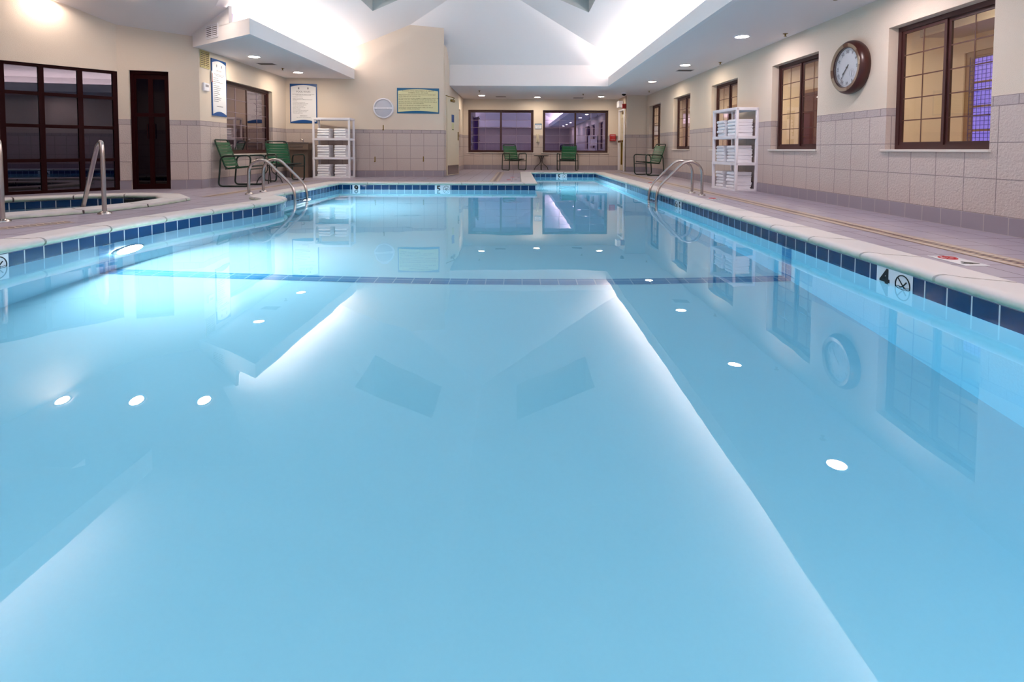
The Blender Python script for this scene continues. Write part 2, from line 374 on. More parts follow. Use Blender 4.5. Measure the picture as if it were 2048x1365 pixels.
wall('wall_storefront', s0, (-6.57, 8.79), 0, 3.7, [(3.1 - 1.40, 3.1 + 1.385, 0, 1.95)], side=1, label='diagonal wall above and beside the dark glazed storefront')
wall('wall_spa', (s0.x, 2.5), (s0.x, s0.y), 0, 3.7, side=1, label='outer wall beyond the hot tub')
wall('wall_spa_near', (XL, 2.5), (s0.x, 2.5), 0, 3.7, side=-1, label='near wall of the hot tub bay')
wall('wall_left_near', (XL, -5.5), (XL, 2.5), 0, 2.5, side=1, label='left wall of the near end of the hall')
wall('wall_near', (XL, -5.5), (XR, -5.5), 0, 3.6, side=-1, label='near end wall of the hall')
baseboard('baseboard_right', [((XR, -5.5), (XR, 16.8), -1), ((XD, 16.8), (XR, 16.8), 1)], 'gray base tile along the long right wall')
baseboard('baseboard_back', [((XS, YB), (XD, YB), 1), ((XS, 14.62), (XS, YB), 1), ((XS, 13.36), (XS, 13.72), 1)], 'gray base tile below the two wide far windows')
baseboard('baseboard_middle', [((-5.62, 12.95), (XS, 13.35), 1)], 'gray base tile under the rules board wall')
baseboard('baseboard_left', [((-5.44, 9.15), (-5.62, 12.95), 1), ((-5.745, 9.053), (-5.44, 9.15), 1)], 'gray base tile behind the two green chairs on the left')
a_, b_ = Vector((-6.57, 8.79)), Vector((-5.44, 9.15)); dd = (b_ - a_).normalized()
p16 = a_ + dd * .16; p73 = a_ + dd * .73
baseboard('baseboard_recess', [(a_, p16, 1), (p73, b_, 1)], 'gray base tile on either side of the dark double door')

# ------------------------------------------------------------------ pool outline
def catmull(P, n=5):
    out = []
    for i in range(1, len(P) - 2):
        p0, p1, p2, p3 = (Vector(P[k]) for k in (i - 1, i, i + 1, i + 2))
        for k in range(n):
            t = k / n; out.append(tuple(.5 * ((2 * p1) + (p2 - p0) * t + (2 * p0 - 5 * p1 + 4 * p2 - p3) * t * t + (3 * p1 - p0 - 3 * p2 + p3) * t ** 3)))
    out.append(tuple(P[-2])); return out
XP = 2.25
left = catmull([(-3.5, 8.2), (-3.5, 7.62), (-3.42, 7.40), (-3.22, 7.22), (-3.08, 7.0), (-3.04, 6.72), (-3.08, 6.4), (-3.18, 6.0), (-3.28, 5.55), (-3.37, 5.0), (-3.43, 4.4), (-3.44, 3.6), (-3.44, 2.5)], 4)
POOL = [(XP, -1.5), (XP, 15.3), (.35, 15.3), (.35, 10.42), (-3.5, 10.42)] + left + [(-3.44, -1.5)]
SPA_C = [(-5.15, 5.22), (-4.72, 5.85), (-4.60, 6.35), (-4.62, 6.95), (-5.02, 7.42), (-5.50, 7.50), (-5.98, 7.36), (-6.56, 6.80), (-6.98, 6.2), (-6.90, 5.5), (-6.4, 4.95), (-5.75, 4.85)]
def arcs(poly):
    s = [0]
    for i in range(len(poly)): s.append(s[-1] + (Vector(poly[(i + 1) % len(poly)]) - Vector(poly[i])).length)
    return s
def offset(poly, d):
    out = []; n = len(poly)
    for i in range(n):
        a, b, c = Vector(poly[i - 1]), Vector(poly[i]), Vector(poly[(i + 1) % n])
        n1 = Vector(((b - a).y, -(b - a).x)).normalized(); n2 = Vector(((c - b).y, -(c - b).x)).normalized()
        m_ = (n1 + n2).normalized(); out.append(tuple(b + m_ * (d / max(.35, m_.dot(n1)))))
    return out
def strip(poly, z0, z1, m, name, parent, d=0.0, vo=0.0):
    mb = MB(); s = arcs(poly); P = offset(poly, d) if d else poly; n = len(P)
    for i in range(n):
        a, b = P[i], P[(i + 1) % n]
        mb.face([(a[0], a[1], z0), (b[0], b[1], z0), (b[0], b[1], z1), (a[0], a[1], z1)], [(s[i], z0 + vo), (s[i + 1], z0 + vo), (s[i + 1], z1 + vo), (s[i], z1 + vo)])
    return mb.build(name, m, parent)
def coping(poly, parent, w=.28, L=.61, zt=.042):
    prof = [(.02, -.010), (-.014, -.009), (-.030, -.003), (-.040, .008), (-.042, .021), (-.036, .034), (-.021, .044), (.0, .049), (.03, .048), (.07, .043), (.20, zt), (w - .012, zt - .002), (w, .004)]
    offs = [offset(poly, p[0]) for p in prof]; s = arcs(poly); n = len(poly); tot = s[-1]
    def pt(k, t):
        t = min(max(t, 0), tot - 1e-6); i = max(j for j in range(n) if s[j] <= t); f = (t - s[i]) / (s[i + 1] - s[i])
        a, b = Vector(offs[k][i]), Vector(offs[k][(i + 1) % n]); return a.lerp(b, f)
    mb = MB(); cnt = max(3, round(tot / L)); st = tot / cnt; core = MB()
    for q in range(cnt):
        t0, t1 = q * st + .009, (q + 1) * st - .009
        ts = [t0] + [x for x in s if t0 + .004 < x < t1 - .004] + [t1]; base = len(mb.v)
        for t in ts:
            for k in range(len(prof)):
                p = pt(k, t); mb.v.append((p.x, p.y, prof[k][1]))
        m_ = len(prof)
        for i in range(len(ts) - 1):
            for k in range(m_ - 1):
                a = base + i * m_ + k; mb.f.append((a, a + 1, a + m_ + 1, a + m_)); mb.uv.append(None)
        mb.f.append(tuple(base + k for k in range(m_))); mb.uv.append(None)
        mb.f.append(tuple(base + (len(ts) - 1) * m_ + k for k in range(m_ - 1, -1, -1))); mb.uv.append(None)
    o = mb.build('coping', M_COPING, parent, smooth=True)
    mm = MB(); prof2 = [(.02, -.012), (-.004, -.004), (-.022, .006), (-.026, .018), (-.016, .030), (.002, .038), (.07, .036), (w - .02, .035), (w - .01, .0)]
    of2 = [offset(poly, p[0]) for p in prof2]
    for i in range(n):
        j = (i + 1) % n
        for k in range(len(prof2) - 1):
            mm.face([(*of2[k][i], prof2[k][1]), (*of2[k + 1][i], prof2[k + 1][1]), (*of2[k + 1][j], prof2[k + 1][1]), (*of2[k][j], prof2[k][1])])
    j_ = mm.build('mortar_joints', M_MORTAR, o); return o
def flat(poly, holes, zf, name, m, extra=None):
    loops = [[Vector((x, y, 0)) for x, y in poly]] + [[Vector((x, y, 0)) for x, y in h] for h in holes]
    pts = [p for l in loops for p in l]; tris = tessellate_polygon(loops)
    mb = MB(); mb.add([(p.x, p.y, zf(p.x, p.y)) for p in pts], tris); return mb.build(name, m)

pool = thing('swimming_pool', (0, 0, 0), 0, 'large swimming pool of clear blue water with cream stone coping', 'swimming pool')
strip(POOL, -.158, -.017, M_PTILE, 'waterline_tiles', pool, 0, 0)
strip(POOL, -.017, -.004, M_GROUT, 'mortar_line', pool, -.002)
strip(POOL, -1.75, -.158, M_PLASTER, 'basin_wall', pool)
fl = MB(); ys = [(-2.2, -1.20), (4.36, -1.26), (9.0, -1.60), (16.0, -1.62)]
for (y0, z0), (y1, z1) in zip(ys, ys[1:]): fl.face([(-4.2, y0, z0), (2.7, y0, z0), (2.7, y1, z1), (-4.2, y1, z1)])
fl.build('basin_floor', M_PLASTER, pool)
bl = MB()
bl.face([(-3.46, 4.33, -1.254), (XP, 4.33, -1.254), (XP, 4.485, -1.262), (-3.46, 4.485, -1.262)], [(0, .0), (5.7, .0), (5.7, .15), (0, .15)])
bl.face([(XP - .003, 4.33, -1.26), (XP - .003, 4.485, -1.26), (XP - .003, 4.485, -.15), (XP - .003, 4.33, -.15)], [(0, .0), (0, .15), (1.1, .15), (1.1, .0)])
bl.face([(-3.428, 4.33, -1.26), (-3.418, 4.485, -1.26), (-3.418, 4.485, -.15), (-3.428, 4.33, -.15)], [(0, .0), (0, .15), (1.1, .15), (1.1, .0)])
bo = bl.build('depth_break_line', tilemat('break_line_tile_hazed', srgb(86, 142, 180), srgb(94, 150, 186), srgb(180, 200, 210), .152, .3, .0045, .3, off=(0, .2), bump=.001), pool); bo['label'] = 'navy tile stripe across the pool floor'  # navy tile, its colour paled to imitate the haze of the water
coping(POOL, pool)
wp = offset(POOL, .012); wm = MB(); tr = tessellate_polygon([[Vector((x, y, 0)) for x, y in wp]]); n = len(wp)
bm = bmesh.new(); top = [bm.verts.new((x, y, -.10)) for x, y in wp]; bot = [bm.verts.new((x, y, -1.74)) for x, y in wp]
bm.faces.new(top); bm.faces.new(bot[::-1])
for i in range(n): bm.faces.new((top[i], bot[i], bot[(i + 1) % n], top[(i + 1) % n]))
bmesh.ops.recalc_face_normals(bm, faces=bm.faces)
bmesh.ops.triangulate(bm, faces=[f for f in bm.faces if len(f.verts) > 4])
me = bpy.data.meshes.new('water'); bm.to_mesh(me); bm.free(); me.materials.append(M_WATER)
wo = bpy.data.objects.new('water', me); C.objects.link(wo); wo.parent = pool
def pool_lamp(x, y, z, rz, par=None):
    o = MB().lathe([(.0, .03), (.15, .03), (.155, .02), (.155, 0)], n=28, axis='y').build('pool_light', M_PLENS, par or pool, True)
    o.location = (x, y, z); o.rotation_euler = (0, 0, rz); o['label'] = 'round underwater lamp'
    r = MB().lathe([(.155, 0), (.185, .0), (.185, .02), (.155, .03)], n=28, axis='y').build('light_ring', M_STEEL, o, True); return o
pool_lamp(-3.410, 4.62, -.62, math.radians(90)); pool_lamp(-3.498, 8.75, -.62, math.radians(90)); pool_lamp(.352, 12.6, -.45, math.radians(90))
pool_lamp(1.2, -1.498, -.5, math.radians(180)); pool_lamp(-2.2, -1.498, -.5, math.radians(180))  # unseen pair at the near end, added to light the pool
# wall fittings just under the water line
for (x, y, rz, lb) in ((XP - .002, 4.41, -math.pi / 2, 'small white return fitting under the waterline'), (-3.425, 4.41, math.pi / 2, 'small white return fitting under the left waterline')):
    o = MB().bbox(-.05, .05, -.012, 0, -.02, .02, .006).build('return_fitting', M_WHITE, pool); o.location = (x, y, -.175); o.rotation_euler = (0, 0, rz); o['label'] = lb
# depth markers: white tiles with numeral and no-diving sign
def marker(loc, rz, num, order=(0, 1), flatdeck=False, red=False, parent=pool, narrow=False, zscale=1):
    e = bpy.data.objects.new('depth_marker', None); C.objects.link(e); e.parent = parent; e.location = loc; e.rotation_euler = (math.radians(-90) if flatdeck else 0, 0, rz)
    if flatdeck: e.rotation_euler = Matrix.Rotation(rz, 3, 'Z').to_euler(); 
    w = .152; t = MB()
    t.bbox(-w + .001 if not narrow else -.075, w - .001 if not narrow else .075, -.003, 0.0, -.148, -.001, .001, 1)
    t.box(-.001, .001, -.0034, -.002, -.148, -.001) if not narrow else None
    par = t.build('marker_tile', M_PAPER, e)
    xs = (-w / 2, w / 2) if order == (0, 1) else (w / 2, -w / 2)
    if narrow: xs = (0, 0)
    nm = text_mb(MB(), num, xs[0], -.0045, -.076, .165, bold=.006).build('numeral', M_INKD, e)
    if not narrow:
        s_ = MB(); c = xs[1]; R = .058; pts = [(c + R * math.cos(a * math.pi / 14), -.005, -.074 + R * math.sin(a * math.pi / 14)) for a in range(28)]
        s_.tube(pts, .0035, 6, closed=True); s_.tube([(c - R * .7, -.005, -.074 + R * .7), (c + R * .7, -.005, -.074 - R * .7)], .0032, 6)
        if not red: s_.tube([(c + .03, -.005, -.05), (c + .002, -.005, -.078), (c - .03, -.005, -.092)], .004, 6); s_.tube([(c - .05, -.005, -.085), (c - .03, -.005, -.08), (c - .012, -.005, -.085), (c + .01, -.005, -.08), (c + .03, -.005, -.085), (c + .05, -.005, -.08)], .0016, 5)
        s_.build('no_diving_sign', M_REDM if red else M_INKD, e)
    return e
e = marker((XP - .001, 3.145, -.012), -math.pi / 2, '4'); e['label'] = 'white depth tile reading 4'
e = marker((XP - .001, 7.42, -.012), -math.pi / 2, '5', (1, 0)); e['label'] = 'white depth tile reading 5'
e = marker((-1.47, 10.419, -.012), 0, '5'); e['label'] = 'white depth tile reading 5'
e = marker((1.27, 15.299, -.012), 0, '5'); e['label'] = 'white depth tile reading 5'
e = marker((-3.16, 10.419, -.012), 0, '9', narrow=True); e['label'] = 'narrow depth tile'
e = marker((XP - .001, 11.0, -.012), -math.pi / 2, '5', narrow=True); e['label'] = 'narrow depth tile'
e = marker((-3.441, 3.42, -.012), math.pi / 2, '4'); e['label'] = 'white depth tile reading 4'
e = marker((-3.499, 7.86, -.012), math.pi / 2, '5', (1, 0)); e['label'] = 'white depth tile reading 5'

spa = thing('hot_tub', (0, 0, 0), 0, 'small many-sided hot tub with cream coping beside the dark glazed wall', 'hot tub')
strip(SPA_C, -.158, -.017, M_PTILE, 'waterline_tiles', spa); strip(SPA_C, -.017, -.004, M_GROUT, 'mortar_line', spa, -.002); strip(SPA_C, -1.0, -.158, M_PLASTER, 'basin_wall', spa)
MB().prism(offset(SPA_C, .05), -1.02, -.98).build('basin_floor', M_PLASTER, spa)
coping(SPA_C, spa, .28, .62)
sp = offset(SPA_C, .012); wmb = MB().prism(sp, -.99, -.105); wmb.build('water', M_WATER, spa)
MB().bbox(-.22, .22, -.02, 0, -.1, -.02, .004).build('skimmer_mouth', M_INKD, spa).location = (-5.28, 7.44, 0)

# deck and its inlaid tile stripe
DECK = [(-10.2, -5.7), (XR + .1, -5.7), (XR + .1, 18.35), (-10.2, 18.35)]
d = flat(DECK, [offset(POOL, .2), offset(SPA_C, .2)], lambda x, y: 0, 'floor', M_DECK); struct(d, 'lilac gray tiled pool deck', 'floor')
def stripe_mat():
    m = mat('inlaid_tile_stripe', srgb(120, 90, 80), .45); g = G(m); uv = g.new('ShaderNodeUVMap').outputs[0]
    sep = g.new('ShaderNodeSeparateXYZ'); g.link(uv, sep.inputs[0]); v = sep.outputs[1]; u = sep.outputs[0]
    tri = g.math('ABSOLUTE', g.math('SUBTRACT', g.math('FRACT', g.math('MULTIPLY', u, 20.0)), .5))
    av = g.math('ABSOLUTE', v)
    zig = g.math('LESS_THAN', g.math('ADD', g.math('MULTIPLY', av, 9.0), tri), .52)
    c = g.mix(zig, srgb(190, 172, 150), srgb(92, 62, 66))
    edge = g.math('GREATER_THAN', av, .068); c = g.mix(edge, c, srgb(168, 156, 160)); c2 = g.mix(g.math('GREATER_THAN', av, .09), c, srgb(176, 138, 84))
    g.link(c2, g.b.inputs['Base Color']); return m
M_STRIPE = stripe_mat()
def stripe(name, a, b, w, label):
    a, b = Vector(a), Vector(b); L = (b - a).length; d_ = (b - a) / L; n_ = Vector((-d_.y, d_.x)) * w / 2; k = .1 / (w / 2) * w / 2
    mb = MB(); P = [a - n_, b - n_, b + n_, a + n_]
    mb.face([(p.x, p.y, .0025) for p in P], [(0, -.1), (L, -.1), (L, .1), (0, .1)]); struct(mb.build(name, M_STRIPE), label, 'floor stripe')
stripe('trim_1', (3.13, -1.4), (3.13, 16.15), .21, 'patterned tile stripe inlaid along the right deck')
stripe('trim_2', (-.50, 11.45), (-.50, 16.15), .21, 'patterned tile stripe inlaid left of the far arm of the pool')
stripe('trim_3', (-.50, 16.05), (3.13, 16.05), .19, 'patterned tile stripe inlaid before the far chairs')
stripe('trim_4', (-4.45, 7.6), (-4.45, 11.35), .19, 'patterned tile stripe inlaid beside the left ladder')
stripe('trim_5', (-4.45, 11.45), (-.50, 11.45), .15, 'patterned tile stripe inlaid before the towel rack')
stripe('trim_6', (-4.20, 4.98), (-4.62, 4.2), .19, 'short patterned tile stripe between hot tub and pool')
# painted deck markers
def deck_marker(x, y, rz, label, red=True):
    e = thing('deck_marker', (x, y, .0), rz, label, 'floor sign')
    MB().bbox(-.15, .15, -.075, .075, 0, .004, .001, 1).build('tile', M_PAPER, e)
    mb = MB(); text_mb(mb, '4' if red else '5', .078, 0, 0, .13, bold=.005); mb.xf(Matrix.Translation((0, 0, .005)) @ Matrix.Rotation(math.radians(-90), 4, 'X')); mb.build('numeral', M_INKD, e)
    s_ = MB(); R = .05; s_.tube([(-.075 + R * math.cos(a * math.pi / 12), R * math.sin(a * math.pi / 12), .005) for a in range(24)], .004, 6, closed=True)
    s_.tube([(-.075 - .035, .035, .005), (-.075 + .035, -.035, .005)], .005, 6); s_.tube([(-.075 + .03, .03, .0055), (-.075 - .02, -.02, .0055)], .004, 6); s_.build('no_diving_sign', M_REDM, e)
deck_marker(2.80, 3.36, -math.pi / 2, 'white deck tile with red circle and 4, by the near right pool edge')
deck_marker(2.80, 7.55, -math.pi / 2, 'white deck tile marker beside the right ladder feet', False)
deck_marker(2.80, 11.1, -math.pi / 2, 'white deck tile marker between the ladder and the lone green chair', False)
deck_marker(-.12, 12.0, 0, 'white deck tile marker at the inner corner of the pool', False)
deck_marker(-.05, 13.2, 0, 'white deck tile marker farther along the stripe, toward the far chairs', False)

# ------------------------------------------------------------------ ceilings
ZR = lambda x: 4.56 - .435 * abs(x + .8)
XE, XW = 3.05, -4.65
def poly3(name, pts, m, label):
    mb = MB(); mb.face(pts); return struct(mb.build(name, m), label, 'ceiling')
SKR = [(.0, 9.85), (1.48, 9.85), (1.48, 11.3), (.0, 11.3)]; SKL = [(-1.6, 9.85), (-1.6, 11.3), (-3.05, 11.3), (-3.05, 9.85)]
struct(flat([(-.8, 12.11), (-.8, -2.2), (XE, -4.6), (XE, 14.5)], [SKR], lambda x, y: ZR(x), 'ceiling_vault_right', M_VAULT), 'white right slope of the vaulted ceiling', 'ceiling')
struct(flat([(-.8, 12.11), (XW, 14.5), (XW, 8.29), (-3.47, 7.0), (XW, 5.71), (XW, -4.6), (-.8, -2.2)], [SKL], lambda x, y: ZR(x), 'ceiling_vault_left', M_VAULT), 'white left slope of the vaulted ceiling', 'ceiling')
poly3('ceiling_vault_end', [(-.8, 12.11, 4.56), (XW, 14.5, 2.886), (XE, 14.5, 2.886)], M_VAULT, 'white far slope of the vaulted ceiling')
poly3('ceiling_vault_near', [(-.8, -2.2, 4.56), (XE, -4.6, 2.886), (XW, -4.6, 2.886)], M_VAULT, 'white near slope of the vaulted ceiling')
zc = lambda y: 2.65 + .38 * (8.97 - y)
poly3('ceiling_spa_far', [(-3.47, 7, 3.40), (XW, 8.29, 2.886), (-4.50, 8.37, zc(8.37)), (-5.49, 9.07, zc(9.07)), (-5.6, 9.35, zc(9.35)), (-10, 9.35, zc(9.35)), (-10, 7, 3.40)], M_CEIL, 'lilac white sloping ceiling over the hot tub')
poly3('ceiling_spa_near', [(-3.47, 7, 3.40), (-10, 7, 3.40), (-10, 4.75, 2.5), (-5.49, 4.75, 2.5), (XW, 5.71, 2.886)], M_CEIL, 'near slope of the ceiling over the hot tub')
poly3('ceiling_spa_flat', [(-10, 4.8, 2.52), (-5.3, 4.8, 2.52), (-5.3, 2.3, 2.52), (-10, 2.3, 2.52)], M_CEIL, 'flat ceiling at the near side of the hot tub bay')
for k, (nm, sk) in enumerate((('right', SKR), ('left', SKL))):
    mb = MB()
    for i in range(4):
        a, b = sk[i], sk[(i + 1) % 4]
        mb.face([(a[0], a[1], ZR(a[0])), (b[0], b[1], ZR(b[0])), (b[0], b[1], 5.1), (a[0], a[1], 5.1)])
    struct(mb.build('skylight_well_' + nm, mat('skylight_well', srgb(196, 200, 198), .9)), 'skylight well in the %s slope of the vault' % nm, 'skylight')
    mb = MB(); mb.face([(p[0], p[1], 5.09) for p in sk]); struct(mb.build('window_skylight_' + nm, M_GLASSD), 'dark skylight glass over the %s slope' % nm, 'skylight')
def soffit(name, poly, label, z0=2.40): struct(MB().prism(poly, z0, z0 + .05).build(name, M_CEIL), label, 'ceiling')
soffit('ceiling_soffit_right', [(2.50, -4.54), (XR + .05, -4.54), (XR + .05, 16.9), (3.35, 16.9), (3.35, 14.46), (2.50, 14.46)], 'flat soffit with recessed lamps along the right wall')
soffit('ceiling_soffit_back', [(XS - .02, 14.46), (3.35, 14.46), (3.35, 16.9), (XD + .02, 16.9), (XD + .02, YB + .05), (XS - .02, YB + .05)], 'flat soffit with recessed lamps before the far windows')
soffit('ceiling_soffit_left', [(-4.07, 8.16), (-4.07, 13.2), (-5.68, 13.2), (-5.66, 12.9), (-5.46, 9.13)], 'flat soffit with two recessed lamps above the left chairs')
soffit('ceiling_soffit_left_near', [(-5.5, -4.54), (-4.07, -4.54), (-4.07, 5.66), (-5.5, 4.75)], 'flat soffit along the near left wall')
soffit('ceiling_near', [(XL - .05, -5.6), (XR + .05, -5.6), (XR + .05, -4.6), (XL - .05, -4.6)], 'flat ceiling at the near end')
def lip(name, pts, z0, z1, label, th=.07):
    mb = MB()
    for a, b in zip(pts, pts[1:]):
        a, b = Vector(a), Vector(b); d_ = (b - a).normalized(); n_ = Vector((-d_.y, d_.x)) * th
        mb.prism([tuple(a), tuple(b), tuple(b + n_), tuple(a + n_)], z0, z1)
    struct(mb.build(name, M_VAULT), label, 'ceiling')
lip('trim_fascia_right', [(2.43, 14.42), (2.43, -4.6)], 2.40, 2.645, 'white fascia edge of the right cove')
mb = MB().prism([(-4.0, 8.02), (-4.0, 13.25), (-4.07, 13.25), (-4.07, 8.154), (-5.45, 9.127), (-5.49, 9.07)], 2.40, 2.64)
struct(mb.build('trim_fascia_left', M_VAULT), 'white fascia edge of the left cove above the chairs', 'ceiling trim')
mb = MB().box(-4.07, -4.0, -4.6, 5.7, 2.40, 2.64)
struct(mb.build('trim_fascia_left_near', M_VAULT), 'white fascia edge of the near left cove', 'ceiling trim')
# bulkhead: upright part of the diagonal soffit end, up to the hot tub ceiling
A, B = Vector((-5.49, 9.07)), Vector((-4.0, 8.02)); dv = (B - A).normalized(); P1 = A + dv * 1.22; nn = Vector((-dv.y, dv.x)) * .05
mb = MB(); zA, zB = zc(A.y) + .01, zc(P1.y) + .03
v = [(A.x, A.y, 2.63), (P1.x, P1.y, 2.63), (P1.x, P1.y, zB), (A.x, A.y, zA)]; v += [(x + nn.x, y + nn.y, z) for x, y, z in v]
mb.add(v, [(0, 1, 2, 3), (7, 6, 5, 4), (0, 4, 5, 1), (1, 5, 6, 2), (2, 6, 7, 3), (3, 7, 4, 0)])
struct(mb.build('trim_bulkhead', M_VAULT), 'white diagonal bulkhead with a small vent', 'ceiling trim')
mb = MB().box(XE, XE + .05, -4.6, 14.5, 2.45, 2.90); struct(mb.build('trim_cove_back_right', M_VAULT), 'back board of the right cove', 'ceiling trim')
mb = MB().box(XW - .05, XW, 8.8, 13.1, 2.45, 2.90).box(XW - .05, XW, -4.6, 5.6, 2.45, 2.90); struct(mb.build('trim_cove_back_left', M_VAULT), 'back board of the left cove', 'ceiling trim')
mb = MB().box(XS, XE, 14.4, 14.46, 2.40, 2.965); struct(mb.build('trim_fascia_back', M_VAULT), 'white upright fascia above the far windows', 'ceiling trim')
mb = MB().box(XL, XR, -4.60, -4.54, 2.40, 2.965); struct(mb.build('trim_fascia_near', M_VAULT), 'white upright fascia of the near end', 'ceiling trim')

# ------------------------------------------------------------------ windows
def window(name, loc, rz, w, h, label, sashes=2, cols=2, rows=5, rec=.105, mf=M_FRAME, mm=M_MUNT, mg=M_GLASS, sill=True, fw_=.05, mt=.012):
    t = thing(name, loc, rz, label, 'window', None, 'structure')
    f = MB(); y0, y1 = rec, rec + .05
    f.box(0, w, y0, y1, 0, fw_).box(0, w, y0, y1, h - fw_, h).box(0, fw_, y0, y1, fw_, h - fw_).box(w - fw_, w, y0, y1, fw_, h - fw_)
    f.build('frame', mf, t)
    sw = (w - 2 * fw_) / sashes
    for k in range(sashes):
        x0 = fw_ + sw * k; x1 = x0 + sw; ys = rec + .012 + .018 * (k % 2); e = .032
        s_ = MB().box(x0, x1, ys, ys + .022, fw_, fw_ + e).box(x0, x1, ys, ys + .022, h - fw_ - e, h - fw_).box(x0, x0 + e, ys, ys + .022, fw_ + e, h - fw_ - e).box(x1 - e, x1, ys, ys + .022, fw_ + e, h - fw_ - e).build('sash', mf, t)
        MB().box(x0 + e - .003, x1 - e + .003, ys + .009, ys + .011, fw_ + e - .003, h - fw_ - e + .003).build('pane', mg, s_)
        if cols * rows > 1:
            m_ = MB(); gx0, gx1, gz0, gz1 = x0 + e, x1 - e, fw_ + e, h - fw_ - e
            for c in range(1, cols): x = gx0 + (gx1 - gx0) * c / cols; m_.box(x - mt / 2, x + mt / 2, ys + .003, ys + .0065, gz0, gz1)
            for r in range(1, rows): z = gz0 + (gz1 - gz0) * r / rows; m_.box(gx0, gx1, ys + .0025, ys + .006, z - mt / 2, z + mt / 2)
            m_.build('window_grid', mm, s_)
    if sill: MB().bbox(-.05, w + .02, -.025, rec + .03, -.022, .004, .004).build('sill', M_SILL, t)
    return t
LBW = ['nearest right wall window, between the clock and the frame edge', 'right wall window between the clock and the towel rack', 'right wall window half hidden behind the white towel rack', 'right wall window just left of the rack, above the ladder', 'farthest right wall window, behind the lone green chair']
for k, (y0, y1) in enumerate(WINS): window('window_%d' % (k + 1), (XR, y1, .71), -math.pi / 2, y1 - y0, 1.33, LBW[k])
window('window_6', (XS + .15, YB, .58), 0, 2.23, 1.45, 'wide far window reflecting violet light, left of the phone', mm=M_MUNTL, mg=M_GLASSB, mt=.010)
window('window_7', (XS + 2.70, YB, .58), 0, 2.23, 1.45, 'wide far window behind a green chair, right of the phone', mm=M_MUNTL, mg=M_GLASSB, mt=.010)
window('window_8', LWP(10.07, .58), LA, 2.10, 1.40, 'bronze window behind the two green chairs on the left', mm=M_MUNTL, mg=M_GLASSL, mt=.007, rec=.08)
# dark storefront
st = thing('window_9', ((-7.42 - sd.x * 1.40), (7.70 - sd.y * 1.40), 0), math.atan2(sd.y, sd.x), 'dark glazed storefront of square panes behind the hot tub', 'window', None, 'structure')
f = MB(); Wd = 2.785
rowsz = [.0, .50, 1.02, 1.505]; colx = [1.40 - .47 * 2, 1.40 - .47, 1.40, 1.40 + .435, 1.40 + .90]
for z in rowsz + [1.95]: f.box(0, Wd, .02, .09, max(0, z - (.025 if z < 1.9 else .045)), min(1.95, z + (.025 if z > 0 else .045)))
for x in [.03] + colx + [Wd - .03]: f.box(x - .032, x + .032, .015, .095, 0, 1.95)
f.build('frame', M_FRAMED, st)
xs_ = [.03] + colx + [Wd - .03]; zs_ = rowsz + [1.95]
for i in range(len(xs_) - 1):
    for j in range(4): MB().box(xs_[i] + .02, xs_[i + 1] - .02, .05, .056, zs_[j] + .02, zs_[j + 1] - .02).build('pane', M_GLASSD, st)
# dark double door in the recess
ang = math.atan2(dd.y, dd.x)
dr = thing('door_1', (p16.x, p16.y, 0), ang, 'narrow dark double door beside the storefront', 'door', None, 'structure')
f = MB().box(0, .57, .05, .13, 1.93, 1.98).box(0, .045, .05, .13, 0, 1.93).box(.525, .57, .05, .13, 0, 1.93).box(.045, .525, .06, .12, 1.22, 1.28); f.build('frame', M_FRAMED, dr)
for k in range(2):
    x0 = .045 + .24 * k; l = MB().box(x0, x0 + .24, .07, .10, 0, .09).box(x0, x0 + .24, .07, .10, 1.85, 1.93).box(x0, x0 + .035, .07, .10, .09, 1.85).box(x0 + .205, x0 + .24, .07, .10, .09, 1.85).build('leaf', M_FRAMED, dr)
    MB().box(x0 + .03, x0 + .21, .083, .087, .085, 1.855).build('pane', M_GLASSK, l)
    MB().tube([(x0 + (.19 if k == 0 else .05), .045, .85), (x0 + (.19 if k == 0 else .05), .045, 1.1)], .008).build('pull_handle', M_FRAMED, l)
# open cream door, left of the far alcove
dt = thing('door_2', (XS + .01, 13.73, 0), math.radians(76), 'open cream door with steel kick plate beside the rules board wall', 'door', None, 'structure')
lf = MB().bbox(0, .86, -.022, .022, .012, 2.04, .003, 1).build('leaf', M_DOOR, dt)
MB().box(.03, .83, -.0235, -.0225, .03, .27).build('kick_plate', M_STEEL, lf)
MB().bbox(.76, .82, -.032, -.022, .93, 1.16, .003).build('lock_plate', M_BRASS, lf); MB().tube(fillet([(.79, -.03, 1.05), (.79, -.07, 1.05), (.70, -.07, 1.05)], .02), .009).build('lever', M_BRASS, lf)
MB().box(.30, .48, -.026, -.023, 1.40, 1.60).build('blue_sign', M_BLUE, lf); MB().box(.31, .47, -.026, -.023, 1.19, 1.38).build('text_plate', M_YELL, lf)
text_mb(text_mb(MB(), 'PULL', .39, -.0275, 1.32, .04), 'DOOR', .39, -.0275, 1.25, .04).build('lettering', M_INKD, lf) if False else MB().box(.33, .45, -.027, -.026, 1.20, 1.215).build('sign_rule', M_INKD, lf)
MB().tube(fillet([(.32, -.03, 1.96), (.05, -.20, 2.0), (-.10, -.02, 2.06)], .02), .010).build('closer_arm', M_BRASS, dt)
MB().bbox(.20, .45, -.07, -.022, 1.93, 1.99, .01).build('closer_body', M_BRASS, dt)
f = MB().box(-.06, 0.0, -.0, .16, 0, 2.10)  # jamb casing
jm = thing('door_3', (XS, 13.72, 0), math.pi / 2, 'cream metal frame of the open door at the alcove corner', 'door frame', None, 'structure')
MB().box(0, .05, -.012, .17, 0, 2.06).box(.85, .90, -.012, .17, 0, 2.06).box(.05, .85, -.012, .17, 2.01, 2.06).build('frame', M_DOOR, jm)
# room behind the open door
MB_room = MB().box(-3.2, -3.15, 13.5, 15.5, 0, 2.6); struct(MB_room.build('wall_store', M_DOOR), 'wall of the store room behind the open cream door', 'wall')
